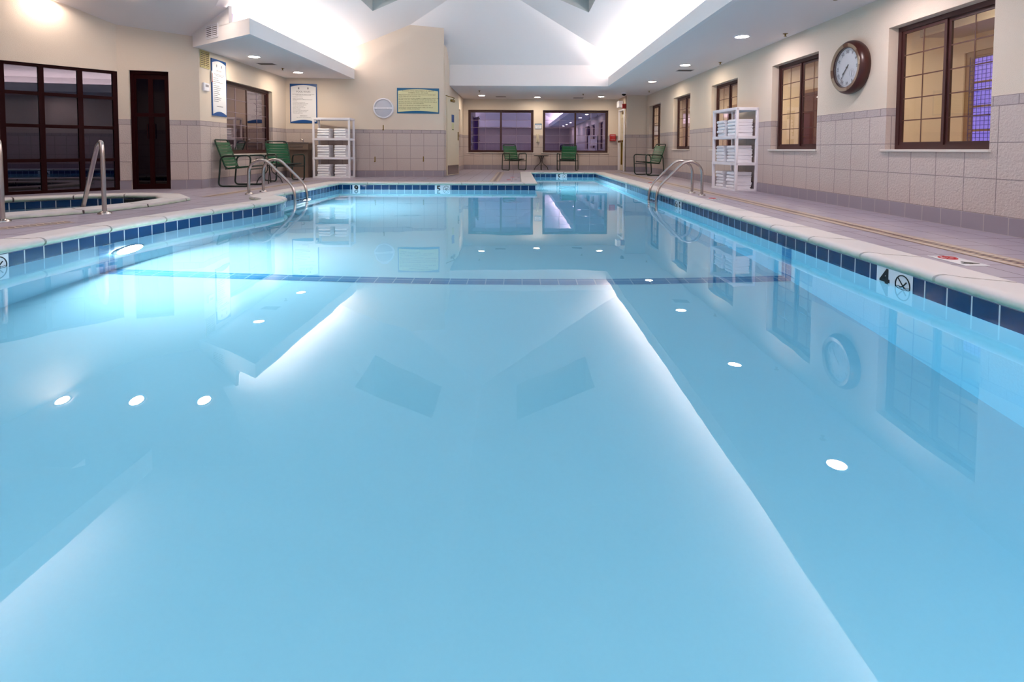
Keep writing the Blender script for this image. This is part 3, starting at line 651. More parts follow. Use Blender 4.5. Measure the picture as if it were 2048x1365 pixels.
# white exit door on the far right
ex = thing('door_4', (XD, 18.03, 0), -math.pi / 2, 'white exit door seen edge-on at the far right corner', 'door', None, 'structure')
MB().box(0, .055, -.03, .17, 0, 2.03).box(.905, .96, -.03, .17, 0, 2.03).box(.055, .905, -.03, .17, 1.975, 2.03).build('frame', M_WHITE, ex)
lf = MB().bbox(.057, .903, .03, .07, .01, 1.972, .003, 1).build('leaf', M_DOOR, ex)
MB().bbox(.10, .86, -.055, -.02, .93, 1.0, .01).build('push_bar', M_BRASS, lf); MB().box(.47, .50, -.02, .03, .2, .93).build('latch_rod', M_BRASS, lf); MB().bbox(.62, .86, -.03, .03, 1.84, 1.93, .008).build('closer_body', M_BRASS, lf)
MB().box(.30, .66, .025, .03, 1.25, 1.75).build('vision_panel', M_GLASS, lf)

# niche window in the alcove side wall, and what hangs near it
window('window_10', (XS, 17.2 - .9, .5), math.pi / 2, .9, 1.45, 'tall narrow niche in the side wall of the far alcove', sashes=1, cols=1, rows=1, mf=M_DOOR, mg=M_GLASS, sill=False)
struct(MB().box(XS - .32, XS - .30, 16.1, 17.4, .3, 2.1).build('wall_niche', M_DOOR), 'cream back of the narrow niche in the alcove side wall', 'wall')

# ------------------------------------------------------------------ lobby beyond the right windows
XLB = 6.5
wall('wall_lobby', (XLB, 1.5), (XLB, 21), 0, 2.75, [(5.95 - 1.5, 7.82 - 1.5, .55, 2.12)], side=-1, m=M_LOBBY, label='tan lobby wall seen through the right windows')
wall('wall_lobby_far', (XR + .16, 21), (XLB, 21), 0, 2.75, side=1, m=M_LOBBY, label='far tan wall of the lobby')
wall('wall_lobby_near', (XLB, 1.5), (XR + .16, 1.5), 0, 2.75, side=1, m=M_LOBBY, label='near tan wall of the lobby')
struct(MB().box(XR + .16, XLB, 1.5, 21, -.03, 0).build('floor_lobby', M_LFLOOR), 'brown lobby carpet beyond the windows', 'floor')
struct(MB().box(XR + .1, XLB + .1, 1.5, 21, 2.70, 2.75).build('ceiling_lobby', M_LCEIL), 'lobby ceiling beyond the windows', 'ceiling')
struct(MB().box(5.9, XLB, 2.0, 7.9, 2.36, 2.70).build('ceiling_lobby_soffit', M_LCEIL), 'dropped soffit above the lobby window', 'ceiling')
wl = window('window_11', (XLB, 7.82, .55), -math.pi / 2, 1.87, 1.57, 'violet dusk window across the lobby, seen through the nearest window', sashes=2, cols=1, rows=4, rec=.02, mf=M_WOODT, mm=M_WOODT, mt=.03, fw_=.07)
sc_ = MB()
for k in range(26): x = .10 + k * 1.66 / 25; sc_.box(x - .003, x + .003, .005, .008, .1, 1.47)
for k in range(24): z = .10 + k * 1.37 / 23; sc_.box(.10, 1.77, .005, .008, z - .003, z + .003)
sc_.build('mesh_screen', mat('screen_violet', srgb(52, 40, 110), .7), wl)
for i, (y0, w_, lb) in enumerate(((11.2, 1.0, 'brown wooden lobby door seen through the window beside the clock'), (15.4, 1.1, 'brown wooden lobby door seen through the window behind the rack'))):
    t = thing('lobby_door', (XLB, y0 + w_, 0), -math.pi / 2, lb, 'door')
    MB().box(0, .07, -.04, 0, 0, 2.05).box(w_ - .07, w_, -.04, 0, 0, 2.05).box(.07, w_ - .07, -.04, 0, 1.98, 2.05).build('casing', M_WOODT, t)
    l = MB().bbox(.07, w_ - .07, -.03, 0, .01, 1.98, .002, 1).bbox(.17, w_ - .17, -.036, -.028, 1.05, 1.85, .004, 1).bbox(.17, w_ - .17, -.036, -.028, .2, .95, .004, 1).build('leaf', M_WOOD, t)
    MB().lathe([(0, .07), (.022, .065), (.028, .05), (.012, .035), (.012, .0)], (.15, -.02, 1.0), 16, 'y').build('knob', M_BRASS, l, True)
pf = thing('picture_frame', (5.5, 20.99, 1.45), 0, 'white picture in a dark frame on the far lobby wall', 'picture')
MB().bbox(-.3, .3, -.03, 0, -.22, .22, .006).build('frame', M_WOOD, pf); MB().box(-.25, .25, -.034, -.03, -.17, .17).build('picture', M_PAPER, pf)

# ------------------------------------------------------------------ outside, beyond the glass
struct(MB().box(-14, 14, 18.5, 40, -.35, -.30).build('ground_outside', M_GRASS), 'dark lawn outside the far windows', 'ground')
def shrub(x, y, r, label):
    bm = bmesh.new(); rnd = random.Random(int(x * 100 + y))
    for _ in range(420):
        u = rnd.uniform(0, 2 * math.pi); w = rnd.uniform(-.2, 1); q = r * rnd.uniform(.6, 1.0); p = Vector((q * math.cos(u) * math.sqrt(1 - w * w * .9), q * math.sin(u) * math.sqrt(1 - w * w * .9), r + q * w))
        a = Vector((rnd.gauss(0, 1), rnd.gauss(0, 1), rnd.gauss(0, 1))).normalized() * .06; b = Vector((rnd.gauss(0, 1), rnd.gauss(0, 1), rnd.gauss(0, 1))).normalized() * .03
        vs = [bm.verts.new(p + k) for k in (-a, b, a, -b)]; bm.faces.new(vs)
    me = bpy.data.meshes.new('foliage'); bm.to_mesh(me); bm.free(); me.materials.append(M_LEAF)
    t = thing('shrub', (x, y, -.3), 0, label, 'shrub'); o = bpy.data.objects.new('foliage', me); C.objects.link(o); o.parent = t
    MB().tube([(0, 0, 0), (.02, 0, r)], .02, 6).build('stem', M_WOOD, t)
shrub(-1.5, 19.2, .42, 'shrub outside at the left edge of the far left window')
shrub(-.4, 19.5, .33, 'low shrub outside behind the left of the two far chairs')
shrub(1.2, 19.3, .38, 'shrub outside, just right of the wall phone')
shrub(2.6, 19.4, .42, 'shrub outside at the right end of the far right window')

# ------------------------------------------------------------------ recessed lamps, sprinklers, vents
def make_lamp(lens):
    t = thing('recessed_lamp', (0, 0, 0), 0, '', 'ceiling lamp')
    MB().lathe([(.091, -.002), (.098, -.010), (.125, -.008), (.128, 0)], n=32).build('trim_ring', M_WHITE, t, True)
    MB().lathe([(0, -.007), (.06, -.0065), (.092, -.003)], n=32).build('lens', lens, t, True); return t
LW = make_lamp(M_LENS); LC = make_lamp(M_LENSC); LL = make_lamp(M_LENSL); LS = make_lamp(M_LENSS); LL.location = (5.2, 19.4, 2.70); LL['label'] = 'lobby ceiling lamp before the white picture'; LL['group'] = 'lobby ceiling lamps'
lamps = [(LC, 3.35, 8.05, 'recessed lamp in the right soffit, above the towel rack'), (LW, 3.35, 10.75, 'recessed lamp in the right soffit, second beyond the towel rack'),
         (LW, 3.35, 13.36, 'recessed lamp in the right soffit, nearest the far corner'), (LC, 3.35, 5.42, 'recessed lamp in the right soffit before the clock'),
         (LC, 3.35, 2.75, 'recessed lamp in the right soffit close to the camera'), (LC, 3.35, .1, 'recessed lamp in the right soffit beside the camera'), (LC, 3.35, -2.5, 'recessed lamp in the right soffit behind the camera'),
         (LW, 2.68, 17.2, 'far soffit lamp nearest the exit door'), (LW, .64, 17.45, 'far soffit lamp above the wall phone'), (LW, -1.15, 17.0, 'far soffit lamp nearest the open cream door'),
         (LW, -4.9, 9.97, 'left soffit lamp beside the diagonal end'), (LW, -4.92, 12.0, 'left soffit lamp nearest the rules poster'),
         (LC, -4.75, 3.4, 'left near soffit lamp opposite the camera'), (LC, -4.75, .6, 'left near soffit lamp beside the camera'), (LC, -4.75, -2.2, 'left near soffit lamp behind the camera')]
used = set()
for p, x, y, lb in lamps:
    if p.name not in used: used.add(p.name); p.location = (x, y, 2.40); p['label'] = lb; p['group'] = 'recessed lamps in the flat soffits'
    else: dup(p, (x, y, 2.40), 0, lb, 'recessed lamps in the flat soffits')
slope = math.atan(.4)
for x, lb in ((-6.97, 'hot tub ceiling lamp farthest from the pool'), (-5.84, 'middle hot tub ceiling lamp'), (-4.80, 'hot tub ceiling lamp nearest the pool')):
    r = (dup(LS, (x, 8.02, zc(8.02) - .022), 0, lb, 'lamps in the hot tub ceiling') if x < -5 else tag(LS, lb, 'ceiling lamp', 'lamps in the hot tub ceiling')); r.location = (x, 8.02, zc(8.02) - .022); r.rotation_euler = (-slope, 0, 0)
for y, lb in ((6.1, 'lobby ceiling lamp near the violet window'), (9.6, 'lobby ceiling lamp behind the clock wall'), (12.9, 'lobby ceiling lamp behind the rack window'), (16.2, 'lobby ceiling lamp at the far end'), (3.0, 'lobby ceiling lamp at the near end')):
    dup(LL, (5.2, y, 2.70), 0, lb, 'lobby ceiling lamps')
def make_sprinkler():
    t = thing('sprinkler', (0, 0, 0), 0, '', 'sprinkler')
    MB().lathe([(.035, 0), (.035, -.004), (.012, -.008), (.012, -.03), (0, -.03)], n=16).build('escutcheon', M_BRASS, t, True)
    MB().lathe([(0, -.04), (.022, -.04), (.022, -.044), (0, -.044)], n=12).build('deflector', M_BRASS, t, True); MB().tube([(0, 0, -.028), (0, 0, -.042)], .006, 8).build('head', M_BRASS, t); return t
sp0 = make_sprinkler(); first = True
for x, y, lb in ((3.90, 7.85, 'ceiling sprinkler above the window beside the clock'), (3.92, 10.4, 'ceiling sprinkler above the towel rack window'), (3.80, 15.5, 'ceiling sprinkler near the lone green chair'), (2.0, 16.4, 'ceiling sprinkler before the far right window'), (-1.12, 15.6, 'ceiling sprinkler before the far left window'), (-5.0, 11.4, 'ceiling sprinkler between the two left soffit lamps'), (3.5, 5.95, 'ceiling sprinkler nearest the camera in the right soffit')):
    if first: sp0.location = (x, y, 2.4); sp0['label'] = lb; sp0['group'] = 'ceiling sprinklers'; first = False
    else: dup(sp0, (x, y, 2.4), 0, lb, 'ceiling sprinklers')
def vent(loc, rot, w, h, label, m, n=7, name='air_vent'):
    t = thing(name, loc, 0, label, 'vent'); t.rotation_euler = rot; b = .018   # in xz plane facing -y
    MB().box(-w / 2, w / 2, -.010, 0, -h / 2, -h / 2 + b).box(-w / 2, w / 2, -.010, 0, h / 2 - b, h / 2).box(-w / 2, -w / 2 + b, -.010, 0, -h / 2 + b, h / 2 - b).box(w / 2 - b, w / 2, -.010, 0, -h / 2 + b, h / 2 - b).build('frame', m, t)
    s_ = MB().box(-w / 2 + b, w / 2 - b, -.002, 0, -h / 2 + b, h / 2 - b)
    s_.build('backing', mat('vent_dark', srgb(84, 74, 70), .8), t); s_ = MB()
    for k in range(n): z = -h / 2 + b + (h - 2 * b) * (k + .5) / n; s_.box(-w / 2 + b, w / 2 - b, -.008, -.004, z - (h - 2 * b) / n * .3, z + (h - 2 * b) / n * .3)
    s_.box(-.006, .006, -.0105, -.003, -h / 2 + b, h / 2 - b); s_.build('louvers', m, t); return t
up_ = math.radians(90)
vent(LWP(9.33, 2.235), (0, 0, LA), .30, .30, 'tan louvered vent high on the left wall above the thermostat', mat('vent_cream', srgb(190, 170, 112), .6), 8)
Pm = A + dv * .68
vent((Pm.x - (-dv.y) * .0 , Pm.y, 2.58), (0, 0, math.atan2(dv.y, dv.x)), .40, .22, 'small white louvered vent on the diagonal bulkhead', M_WHITE, 6)
for (x, y, lb) in ((-5.08, 10.85, 'gray ceiling vent between the left soffit lamps'), (3.58, 11.5, 'gray ceiling vent by the lamps of the right soffit'), (-.55, 17.4, 'gray ceiling vent before the far left window'), (2.0, 17.7, 'gray ceiling vent before the far right window')):
    vent((x, y, 2.399), (-up_, 0, 0), .34, .24, lb, M_VENTG, 6, 'ceiling_vent')
cd = thing('security_camera', (3.16, 15.94, 2.40), 0, 'small black dome camera on the ceiling near the exit door', 'camera')
MB().lathe([(.075, 0), (.075, -.03), (.06, -.045)], n=24).build('housing', M_WHITE, cd, True); MB().lathe([(.062, -.04), (.058, -.07), (.035, -.095), (0, -.102)], n=24).build('dome', M_INKD, cd, True)

# ------------------------------------------------------------------ wall-mounted things
def poster(loc, rz, w, h, label, rim, sheet, lines, ink, name='poster', rb=.045, cat='poster', bt=.045, bb=.05, logo=False):
    t = thing(name, loc, rz, label, cat)          # origin bottom left; facing -y
    MB().bbox(0, w, -.015, 0, 0, h, .002, 1).build('board', rim, t)
    MB().prism_y(arc_poly(rb * .55, w - rb * .55, rb * .7, h - rb * 1.6, bb, bt), -.017, -.014).build('sheet', sheet, t)
    mb = MB()
    for tx, x, z, sz, al in lines: text_mb(mb, tx, x * w, -.0175, z * h, sz, al, .0004)
    if logo:
        for xx in (.33, .67): mb.prism_y([(xx * w - .012, h * .86), (xx * w + .012, h * .86), (xx * w + .016, h * .90), (xx * w, h * .915), (xx * w - .016, h * .90)], -.0182, -.017)
    mb.build('lettering', ink, t); return t
rules = [('POOL RULES', .5, .80, .058, 'CENTER'), ('FOR YOUR SAFETY AND THE COMFORT OF OTHER GUESTS', .5, .735, .019, 'CENTER'), ('PLEASE OBSERVE THE FOLLOWING RULES', .5, .71, .019, 'CENTER')]
body = ['NO LIFEGUARD ON DUTY', 'SWIM AT YOUR OWN RISK', 'CHILDREN MUST BE ACCOMPANIED BY AN ADULT', 'NO DIVING', 'NO RUNNING OR ROUGH PLAY', 'NO GLASS CONTAINERS IN POOL AREA', 'NO FOOD OR DRINK IN THE POOL', 'SHOWER BEFORE ENTERING', 'PROPER SWIM ATTIRE REQUIRED', 'NO PETS ALLOWED', 'POOL IS FOR REGISTERED GUESTS ONLY', 'MANAGEMENT RESERVES THE RIGHT', 'TO REFUSE ADMITTANCE']
L1 = rules + [(b, .10, .665 - .034 * i, .020, 'LEFT') for i, b in enumerate(body)] + [('EMERGENCY', .5, .185, .030, 'CENTER'), ('DIAL THE FRONT DESK FOR ASSISTANCE', .5, .15, .018, 'CENTER')]
poster(MW(-5.515, 1.31), MA, .635, .95, '', M_BLUE, M_PAPER, L1, M_INK, logo=True)
bpy.data.objects['poster']['label'] = 'white pool rules poster with blue rim above the drinking fountain'
L2 = [('SPA RULES', .5, .80, .055, 'CENTER')] + rules[1:] + [(b, .10, .665 - .034 * i, .020, 'LEFT') for i, b in enumerate(body)] + [('EMERGENCY INFORMATION', .5, .17, .024, 'CENTER')]
poster(LWP(9.53, 1.28), LA, .52, 1.02, 'tall white rules poster with blue rim next to the tan vent', M_BLUE, M_PAPER, [(a, b, c, s_ * .72, e_) for a, b, c, s_, e_ in L2], M_INK, logo=True)
hl = [('INDIANA STATE DEPARTMENT OF HEALTH', .5, .885, .040, 'CENTER'), ('SWIMMING POOL / SPA RULES', .5, .81, .036, 'CENTER'),
      ('PERSONS WITH SKIN, EYE OR EAR INFECTIONS OR THE FEET MUST', .04, .735, .030, 'LEFT'), ('NEVER SWIM AND USE THE POOL / SPA', .04, .675, .030, 'LEFT'),
      ('SPITTING, SPOUTING WATER IS DEEMED A COMMUNICABLE DISEASE, OPEN', .04, .595, .029, 'LEFT'), ('BLISTERS, CUTS, ETC. IS PROHIBITED. DO NOT USE THE POOL, SPA', .04, .535, .030, 'LEFT'),
      ('SPITTING, SPOUTING OF WATER, BLOWING THE NOSE AND SIMILAR', .04, .455, .030, 'LEFT'), ('BEHAVIOR IN THE POOL / SPA IS PROHIBITED', .04, .395, .030, 'LEFT'),
      ('STREET CLOTHES ARE NOT ALLOWED IN THE POOL / SPA', .04, .315, .030, 'LEFT'), ('EXPOSURE IN THE SPA FOR MORE THAN 15 MIN. CAN RESULT', .04, .235, .030, 'LEFT'), ('IN DIZZINESS, NAUSEA, OR FAINTING', .04, .175, .030, 'LEFT')]
poster(MW(-2.985, 1.575), MA, 1.03, .625, 'yellow health department rules board with teal rim, right of the round lamp', M_TEAL, M_YELL, hl, M_INKO, name='rules_board', cat='sign', bb=.035)
nt = poster((.585, YB, 1.385), 0, .235, .185, 'small white notice with blue rim above the wall phone', M_TEAL, M_PAPER, [('NOTICE', .5, .66, .04, 'CENTER'), ('NO LIFEGUARD', .5, .45, .022, 'CENTER'), ('ON DUTY', .5, .3, .022, 'CENTER')], M_INK, name='notice', rb=.02, cat='sign', bb=.004, bt=.004)
rl = thing('round_wall_lamp', MW(-3.31, 1.695), MA, 'white round louvered bulkhead lamp on the cream wall', 'wall lamp')
MB().lathe([(.25, 0), (.25, .03), (.235, .045), (.215, .045), (.212, .03)], n=48, axis='y').build('rim', M_WHITE, rl, True)
MB().lathe([(0, .055), (.10, .05), (.18, .036), (.212, .022)], n=48, axis='y').build('lens', mat('frosted_lens', srgb(196, 196, 206), .35), rl, True)
MB().bbox(-.215, .215, -.062, -.02, -.024, .024, .006).build('cross_bar', M_WHITE, rl)
mb = MB().box(-.15, .10, -.064, -.061, -.003, .003)
for k in range(3): mb.box(.12 + k * .02, .13 + k * .02, -.064, -.061, -.006, .006)
mb.build('bar_slot', M_VENTG, rl)
def make_hook():
    t = thing('wall_hook', (0, 0, 0), 0, '', 'hook')
    MB().bbox(-.012, .012, -.006, 0, -.07, .06, .003).build('back_plate', M_BRASS, t); MB().tube(fillet([(0, -.004, -.03), (0, -.035, -.075), (-.01, -.06, -.05)], .02), .006, 8).build('hook_arm', M_BRASS, t); return t
h0 = make_hook()
for k, (x, z, lb) in enumerate(((-3.32, 1.22, 'brass hook just under the round wall lamp'), (-3.525, .44, 'brass hook low on the tiles, nearer the towel rack'), (-2.35, .45, 'brass hook low on the tiles, under the rules board'))):
    if k == 0: h0.location = MW(x, z); h0.rotation_euler = (0, 0, MA); h0['label'] = lb; h0['group'] = 'brass hooks on the tiled wall'
    else: dup(h0, MW(x, z), MA, lb, 'brass hooks on the tiled wall')
th = thing('thermostat', LWP(9.33, 1.76), LA, 'small white thermostat below the tan vent', 'thermostat')
MB().bbox(-.085, .085, -.035, 0, -.07, .07, .006).build('case', M_WHITE, th); MB().box(-.05, .05, -.037, -.034, .0, .04).build('display', M_VENTG, th)
tg = thing('thermometer', LWP(9.52, 1.97), LA, 'slim red thermometer at the edge of the tall left poster', 'thermometer')
MB().bbox(-.012, .012, -.03, -.016, -.10, .10, .004).build('scale', M_PAPER, tg); MB().tube([(0, -.032, -.09), (0, -.032, .06)], .004, 8).build('tube', M_RED, tg); MB().lathe([(0, -.012), (.012, 0), (0, .012)], (0, -.032, -.09), 12).build('bulb', M_RED, tg, True)
ph = thing('wall_phone', (.685, YB, 1.09), 0, 'beige wall phone between the two wide far windows', 'phone')
MB().bbox(-.05, .05, -.045, 0, -.15, .13, .012).build('cradle', M_DOOR, ph); MB().tube(fillet([(0, -.05, -.13), (0, -.085, -.08), (0, -.085, .07), (0, -.05, .115)], .04), [.026] * 1 + [.02] * 7 + [.02] * 7 + [.026], 10).build('handset', M_DOOR, ph, True)
MB().tube([(.01 * math.sin(k * 1.6), -.03 + .01 * math.cos(k * 1.6), -.15 - k * .0035) for k in range(34)], .003, 5).build('cord', M_DOOR, ph)
fp = thing('emergency_call_box', (3.235, YB, 1.10), 0, 'red emergency box on the far wall beside the exit door', 'alarm box')
MB().bbox(-.10, .10, -.09, 0, -.115, .115, .01).build('case', M_RED, fp); mb = text_mb(text_mb(MB(), 'EMERGENCY', 0, -.0915, .07, .030), 'TELEPHONE', 0, -.0915, -.07, .028); mb.build('lettering', M_PAPER, fp)
MB().bbox(-.035, .035, -.10, -.09, -.03, .04, .006).build('button', M_REDM, fp)
es = thing('exit_sign', (XD, 17.45, 2.17), -math.pi / 2, 'white exit sign box above the exit door', 'light')  # exit sign box, modelled without its lettering
MB().bbox(-.17, .17, -.16, -.02, -.10, .10, .008).build('case', M_WHITE, es); MB().bbox(-.15, .15, -.165, -.158, -.08, .08, .004).build('face_panel', M_PAPER, es)
al = thing('fire_alarm', (XD, 16.92, 2.07), -math.pi / 2, 'red fire alarm horn at the corner near the exit sign', 'alarm')
MB().bbox(-.065, .065, -.12, 0, -.075, .075, .008).build('case', M_RED, al); MB().bbox(-.03, .03, -.13, -.12, -.05, .05, .005).build('strobe', M_WHITE, al)
# alcove side wall: access panel, soap-white cabinet
ap = thing('access_panel', (XS, 15.6, .95), math.pi / 2, 'white framed access panel on the tiled side wall of the far alcove', 'panel')
MB().bbox(-.17, .17, -.014, 0, -.35, .35, .004).build('door', mat('panel_lilac', srgb(196, 188, 196), .5), ap); MB().bbox(.10, .13, -.03, -.014, -.12, 0, .003).build('latch', M_BRASS, ap)
ns = thing('paper_notice', (XS, 15.3, 1.62), math.pi / 2, 'pale blue notice on the side wall of the far alcove', 'sign')
MB().bbox(-.13, .13, -.01, 0, -.22, .22, .003).build('sheet', mat('pale_blue_paper', srgb(170, 180, 226), .5), ns); MB().box(-.10, .10, -.012, -.009, .08, .17).build('heading', M_BLUE, ns)
# clock
ck = thing('wall_clock', (XR, 6.47, 1.70), -math.pi / 2, 'large round mahogany wall clock with roman numerals', 'clock')
MB().lathe([(.30, 0), (.318, .03), (.322, .06), (.315, .09), (.295, .115), (.285, .122)], n=64, axis='y').build('case', M_WOODC, ck, True)
MB().lathe([(.287, .121), (.284, .126), (.245, .118), (.242, .10)], n=64, axis='y').build('inlaid_band', M_WOODL, ck, True)
MB().lathe([(.245, .118), (.236, .116), (.232, .085)], n=64, axis='y').build('inner_rim', M_WOODC, ck, True)
dl = MB().lathe([(0, .088), (.235, .086)], n=64, axis='y').build('dial', M_DIAL, ck)
nums = ['XII', 'I', 'II', 'III', 'IV', 'V', 'VI', 'VII', 'VIII', 'IX', 'X', 'XI']; mb = MB()
for k, s_ in enumerate(nums):
    if s_ in ('IV',): continue
    a = math.radians(90 - 30 * k); st_ = len(mb.v); text_mb(mb, s_, 0, 0, 0, .052, bold=.001)
    mb.xf(Matrix.Translation((.185 * math.cos(a), -.0895, .185 * math.sin(a))) @ Matrix.Rotation(math.radians(30 * k) if False else -(a - math.pi / 2) * 1.0, 4, 'Y'), st_)
mb.build('numerals', M_INK, dl)
mb = MB().tube([(.215 * math.cos(k * math.pi / 30), -.0895, .215 * math.sin(k * math.pi / 30)) for k in range(60)], .0008, 4, closed=True); mb.build('minute_ring', M_INK, dl)
mb = MB().tube([(.09 + .045 * math.cos(k * math.pi / 12), -.0895, -.075 + .045 * math.sin(k * math.pi / 12)) for k in range(24)], .0012, 4, closed=True).tube([(.085, -.091, -.11), (.095, -.091, -.045)], .002, 5); mb.build('small_dial', M_INK, dl)
def hand(L, w, ang, y, nm):
    mb = MB().prism_y([(-w * .4, -.045), (w * .4, -.045), (w, L * .35), (w * .5, L * .7), (w * 1.3, L * .8), (0, L), (-w * 1.3, L * .8), (-w * .5, L * .7), (-w, L * .35)], y - .002, y)
    mb.xf(Matrix.Rotation(math.radians(ang), 4, 'Y')); mb.build(nm, M_INKD, dl)
hand(.125, .007, 7.6 * 30, -.093, 'hour_hand'); hand(.19, .005, 36.5 * 6, -.097, 'minute_hand')
MB().lathe([(0, .105), (.01, .102), (.01, .09)], n=16, axis='y').build('hub', M_INKD, dl, True)
MB().lathe([(0, .112), (.24, .112), (.24, .111), (0, .111)], n=48, axis='y').build('cover_glass', glass_mat('clock_glass', (.97, .97, .97, 1), (1, 1, 1, 1), .01), ck)

# drinking fountain
df = thing('drinking_fountain', (-5.24, 12.975, 0), MA, 'taupe metal drinking fountain under the rules poster', 'drinking fountain')
MB().bbox(-.20, .22, -.34, 0, .0, .68, .01).build('cabinet', M_TAUPE, df)
MB().bbox(-.27, .27, -.48, 0, .66, .82, .012).build('basin_front', M_TAUPE, df); MB().bbox(-.15, .15, -.487, -.475, .715, .76, .004).build('push_bar', mat('fountain_bar', srgb(92, 78, 70), .5), df)
MB().bbox(-.29, .29, -.50, 0, .815, .845, .008).build('basin_top', M_STEEL, df)
MB().tube(fillet([(.12, -.34, .84), (.12, -.34, .90), (.06, -.34, .915)], .02), .013, 10).build('spout', M_STEEL, df, True); MB().lathe([(.02, .845), (.02, .86), (0, .862)], (-.12, -.38, 0), 16).build('drain_button', M_STEEL, df, True)

# ------------------------------------------------------------------ furniture
def make_chair():
    t = thing('patio_chair', (0, 0, 0), 0, '', 'chair')
    W2 = .275; R = .0155
    for s in (-1, 1):
        x = s * (W2 + .03)
        loop = fillet([(x, -.27, .014), (x, -.30, .57), (x, .22, .55), (x, .27, .014)], .085, 7, closed=True)
        MB().tube(loop, R, 10, closed=True).build('side_frame', M_GREEN, t, True)
    # seat and back frame: one tube bent through seat, back and top rail
    prof = [(-.29, .375), (.17, .33), (.36, .85)]
    pts = [(-.235, *prof[0]), (-.235, *prof[1]), (-.235, *prof[2]), (.235, *prof[2]), (.235, *prof[1]), (.235, *prof[0])]
    MB().tube(fillet(pts, .06, 6, closed=True), .0145, 10, closed=True).build('seat_frame', M_GREEN, t, True)
    MB().tube([(-W2 - .03, -.285, .32), (W2 + .03, -.285, .32)], .011, 8).tube([(-W2 - .03, .14, .325), (W2 + .03, .14, .325)], .011, 8).build('cross_rail', M_GREEN, t, True)
    def straps(a, b, n, gap, nm, sag):
        a, b = Vector(a), Vector(b); d = b - a; L = d.length; u = d / L; nrm = Vector((-u.y, u.x)); mb = MB(); w = (L - gap * (n - 1)) / n
        for k in range(n):
            c0 = a + u * (k * (w + gap)); c1 = c0 + u * w; m_ = 9
            for e_ in range(m_):
                x0, x1 = -.25 + .5 * e_ / m_, -.25 + .5 * (e_ + 1) / m_
                f0, f1 = (-sag * math.cos(x0 / .25 * math.pi / 2) if abs(x0) < .25 else 0), (-sag * math.cos(x1 / .25 * math.pi / 2) if abs(x1) < .25 else 0)
                P = lambda x, c, f, t_: (x, c.x + nrm.x * (f + t_), c.y + nrm.y * (f + t_))
                vs = [P(x0, c0, f0, .013), P(x1, c0, f1, .013), P(x1, c1, f1, .013), P(x0, c1, f0, .013), P(x0, c0, f0, .010), P(x1, c0, f1, .010), P(x1, c1, f1, .010), P(x0, c1, f0, .010)]
                mb.add(vs, [(0, 1, 2, 3), (7, 6, 5, 4), (0, 4, 5, 1), (2, 6, 7, 3), (1, 5, 6, 2), (3, 7, 4, 0)])
            for s in (-1, 1):   # strap wrapped round the tube
                for ang in range(6):
                    a0, a1 = math.pi / 2 - ang * math.pi / 6, math.pi / 2 - (ang + 1) * math.pi / 6
                    q0, q1 = (s * (.235 + .0145 * math.cos(a0)), .0145 * math.sin(a0)), (s * (.235 + .0145 * math.cos(a1)), .0145 * math.sin(a1))
                    mb.face([(q0[0], c0.x + nrm.x * q0[1], c0.y + nrm.y * q0[1]), (q0[0], c1.x + nrm.x * q0[1], c1.y + nrm.y * q0[1]), (q1[0], c1.x + nrm.x * q1[1], c1.y + nrm.y * q1[1]), (q1[0], c0.x + nrm.x * q1[1], c0.y + nrm.y * q1[1])])
        mb.build(nm, M_STRAP, t)
    straps((-.27, .373), (.14, .333), 7, .008, 'seat_straps', .012); straps((.185, .37), (.342, .80), 8, .009, 'back_straps', .012)
    return t
ch = make_chair()
ch.location = (-5.08, 9.80, 0); ch.rotation_euler = (0, 0, math.radians(93)); ch['label'] = 'green strap chair seen from the side, under the tall left poster'
dup(ch, (-5.02, 11.45, 0), math.radians(50), 'green strap chair between the side table and the drinking fountain')
dup(ch, (-.12, 17.62, 0), math.radians(28), 'green strap chair left of the small round table by the far windows')
dup(ch, (1.65, 17.50, 0), math.radians(-14), 'green strap chair right of the small round table by the far windows')
dup(ch, (3.60, 14.55, 0), math.radians(-72), 'lone green strap chair against the right wall near the exit')
for o in list(bpy.data.objects):
    if o.name.startswith('patio_chair'): o['group'] = 'green strap chairs around the pool'
def make_table():
    t = thing('side_table', (0, 0, 0), 0, '', 'table')
    MB().lathe([(0, .47), (.24, .47), (.25, .478), (.25, .488), (.24, .495), (0, .495)], n=40).build('table_top', M_BLACK, t, True)
    for k in range(4):
        a = math.radians(45 * 0 + 90 * k); d = Vector((math.cos(a), math.sin(a)))
        pts = fillet([(d.x * .09, d.y * .09, .47), (d.x * .035, d.y * .035, .38), (d.x * .03, d.y * .03, .24), (d.x * .20, d.y * .20, .10), (d.x * .235, d.y * .235, .0)], .07, 6)
        MB().tube(pts, .010, 8).build('leg', M_BLACK, t, True)
    MB().tube([(.03 * math.cos(k * math.pi / 8), .03 * math.sin(k * math.pi / 8), .31) for k in range(16)], .006, 6, closed=True).build('leg_ring', M_BLACK, t, True); return t
tb = make_table(); tb.location = (.80, 17.95, 0); tb['label'] = 'small round black table between the two far chairs'
dup(tb, (-4.95, 10.62, 0), math.radians(20), 'small round black table between the two left chairs')

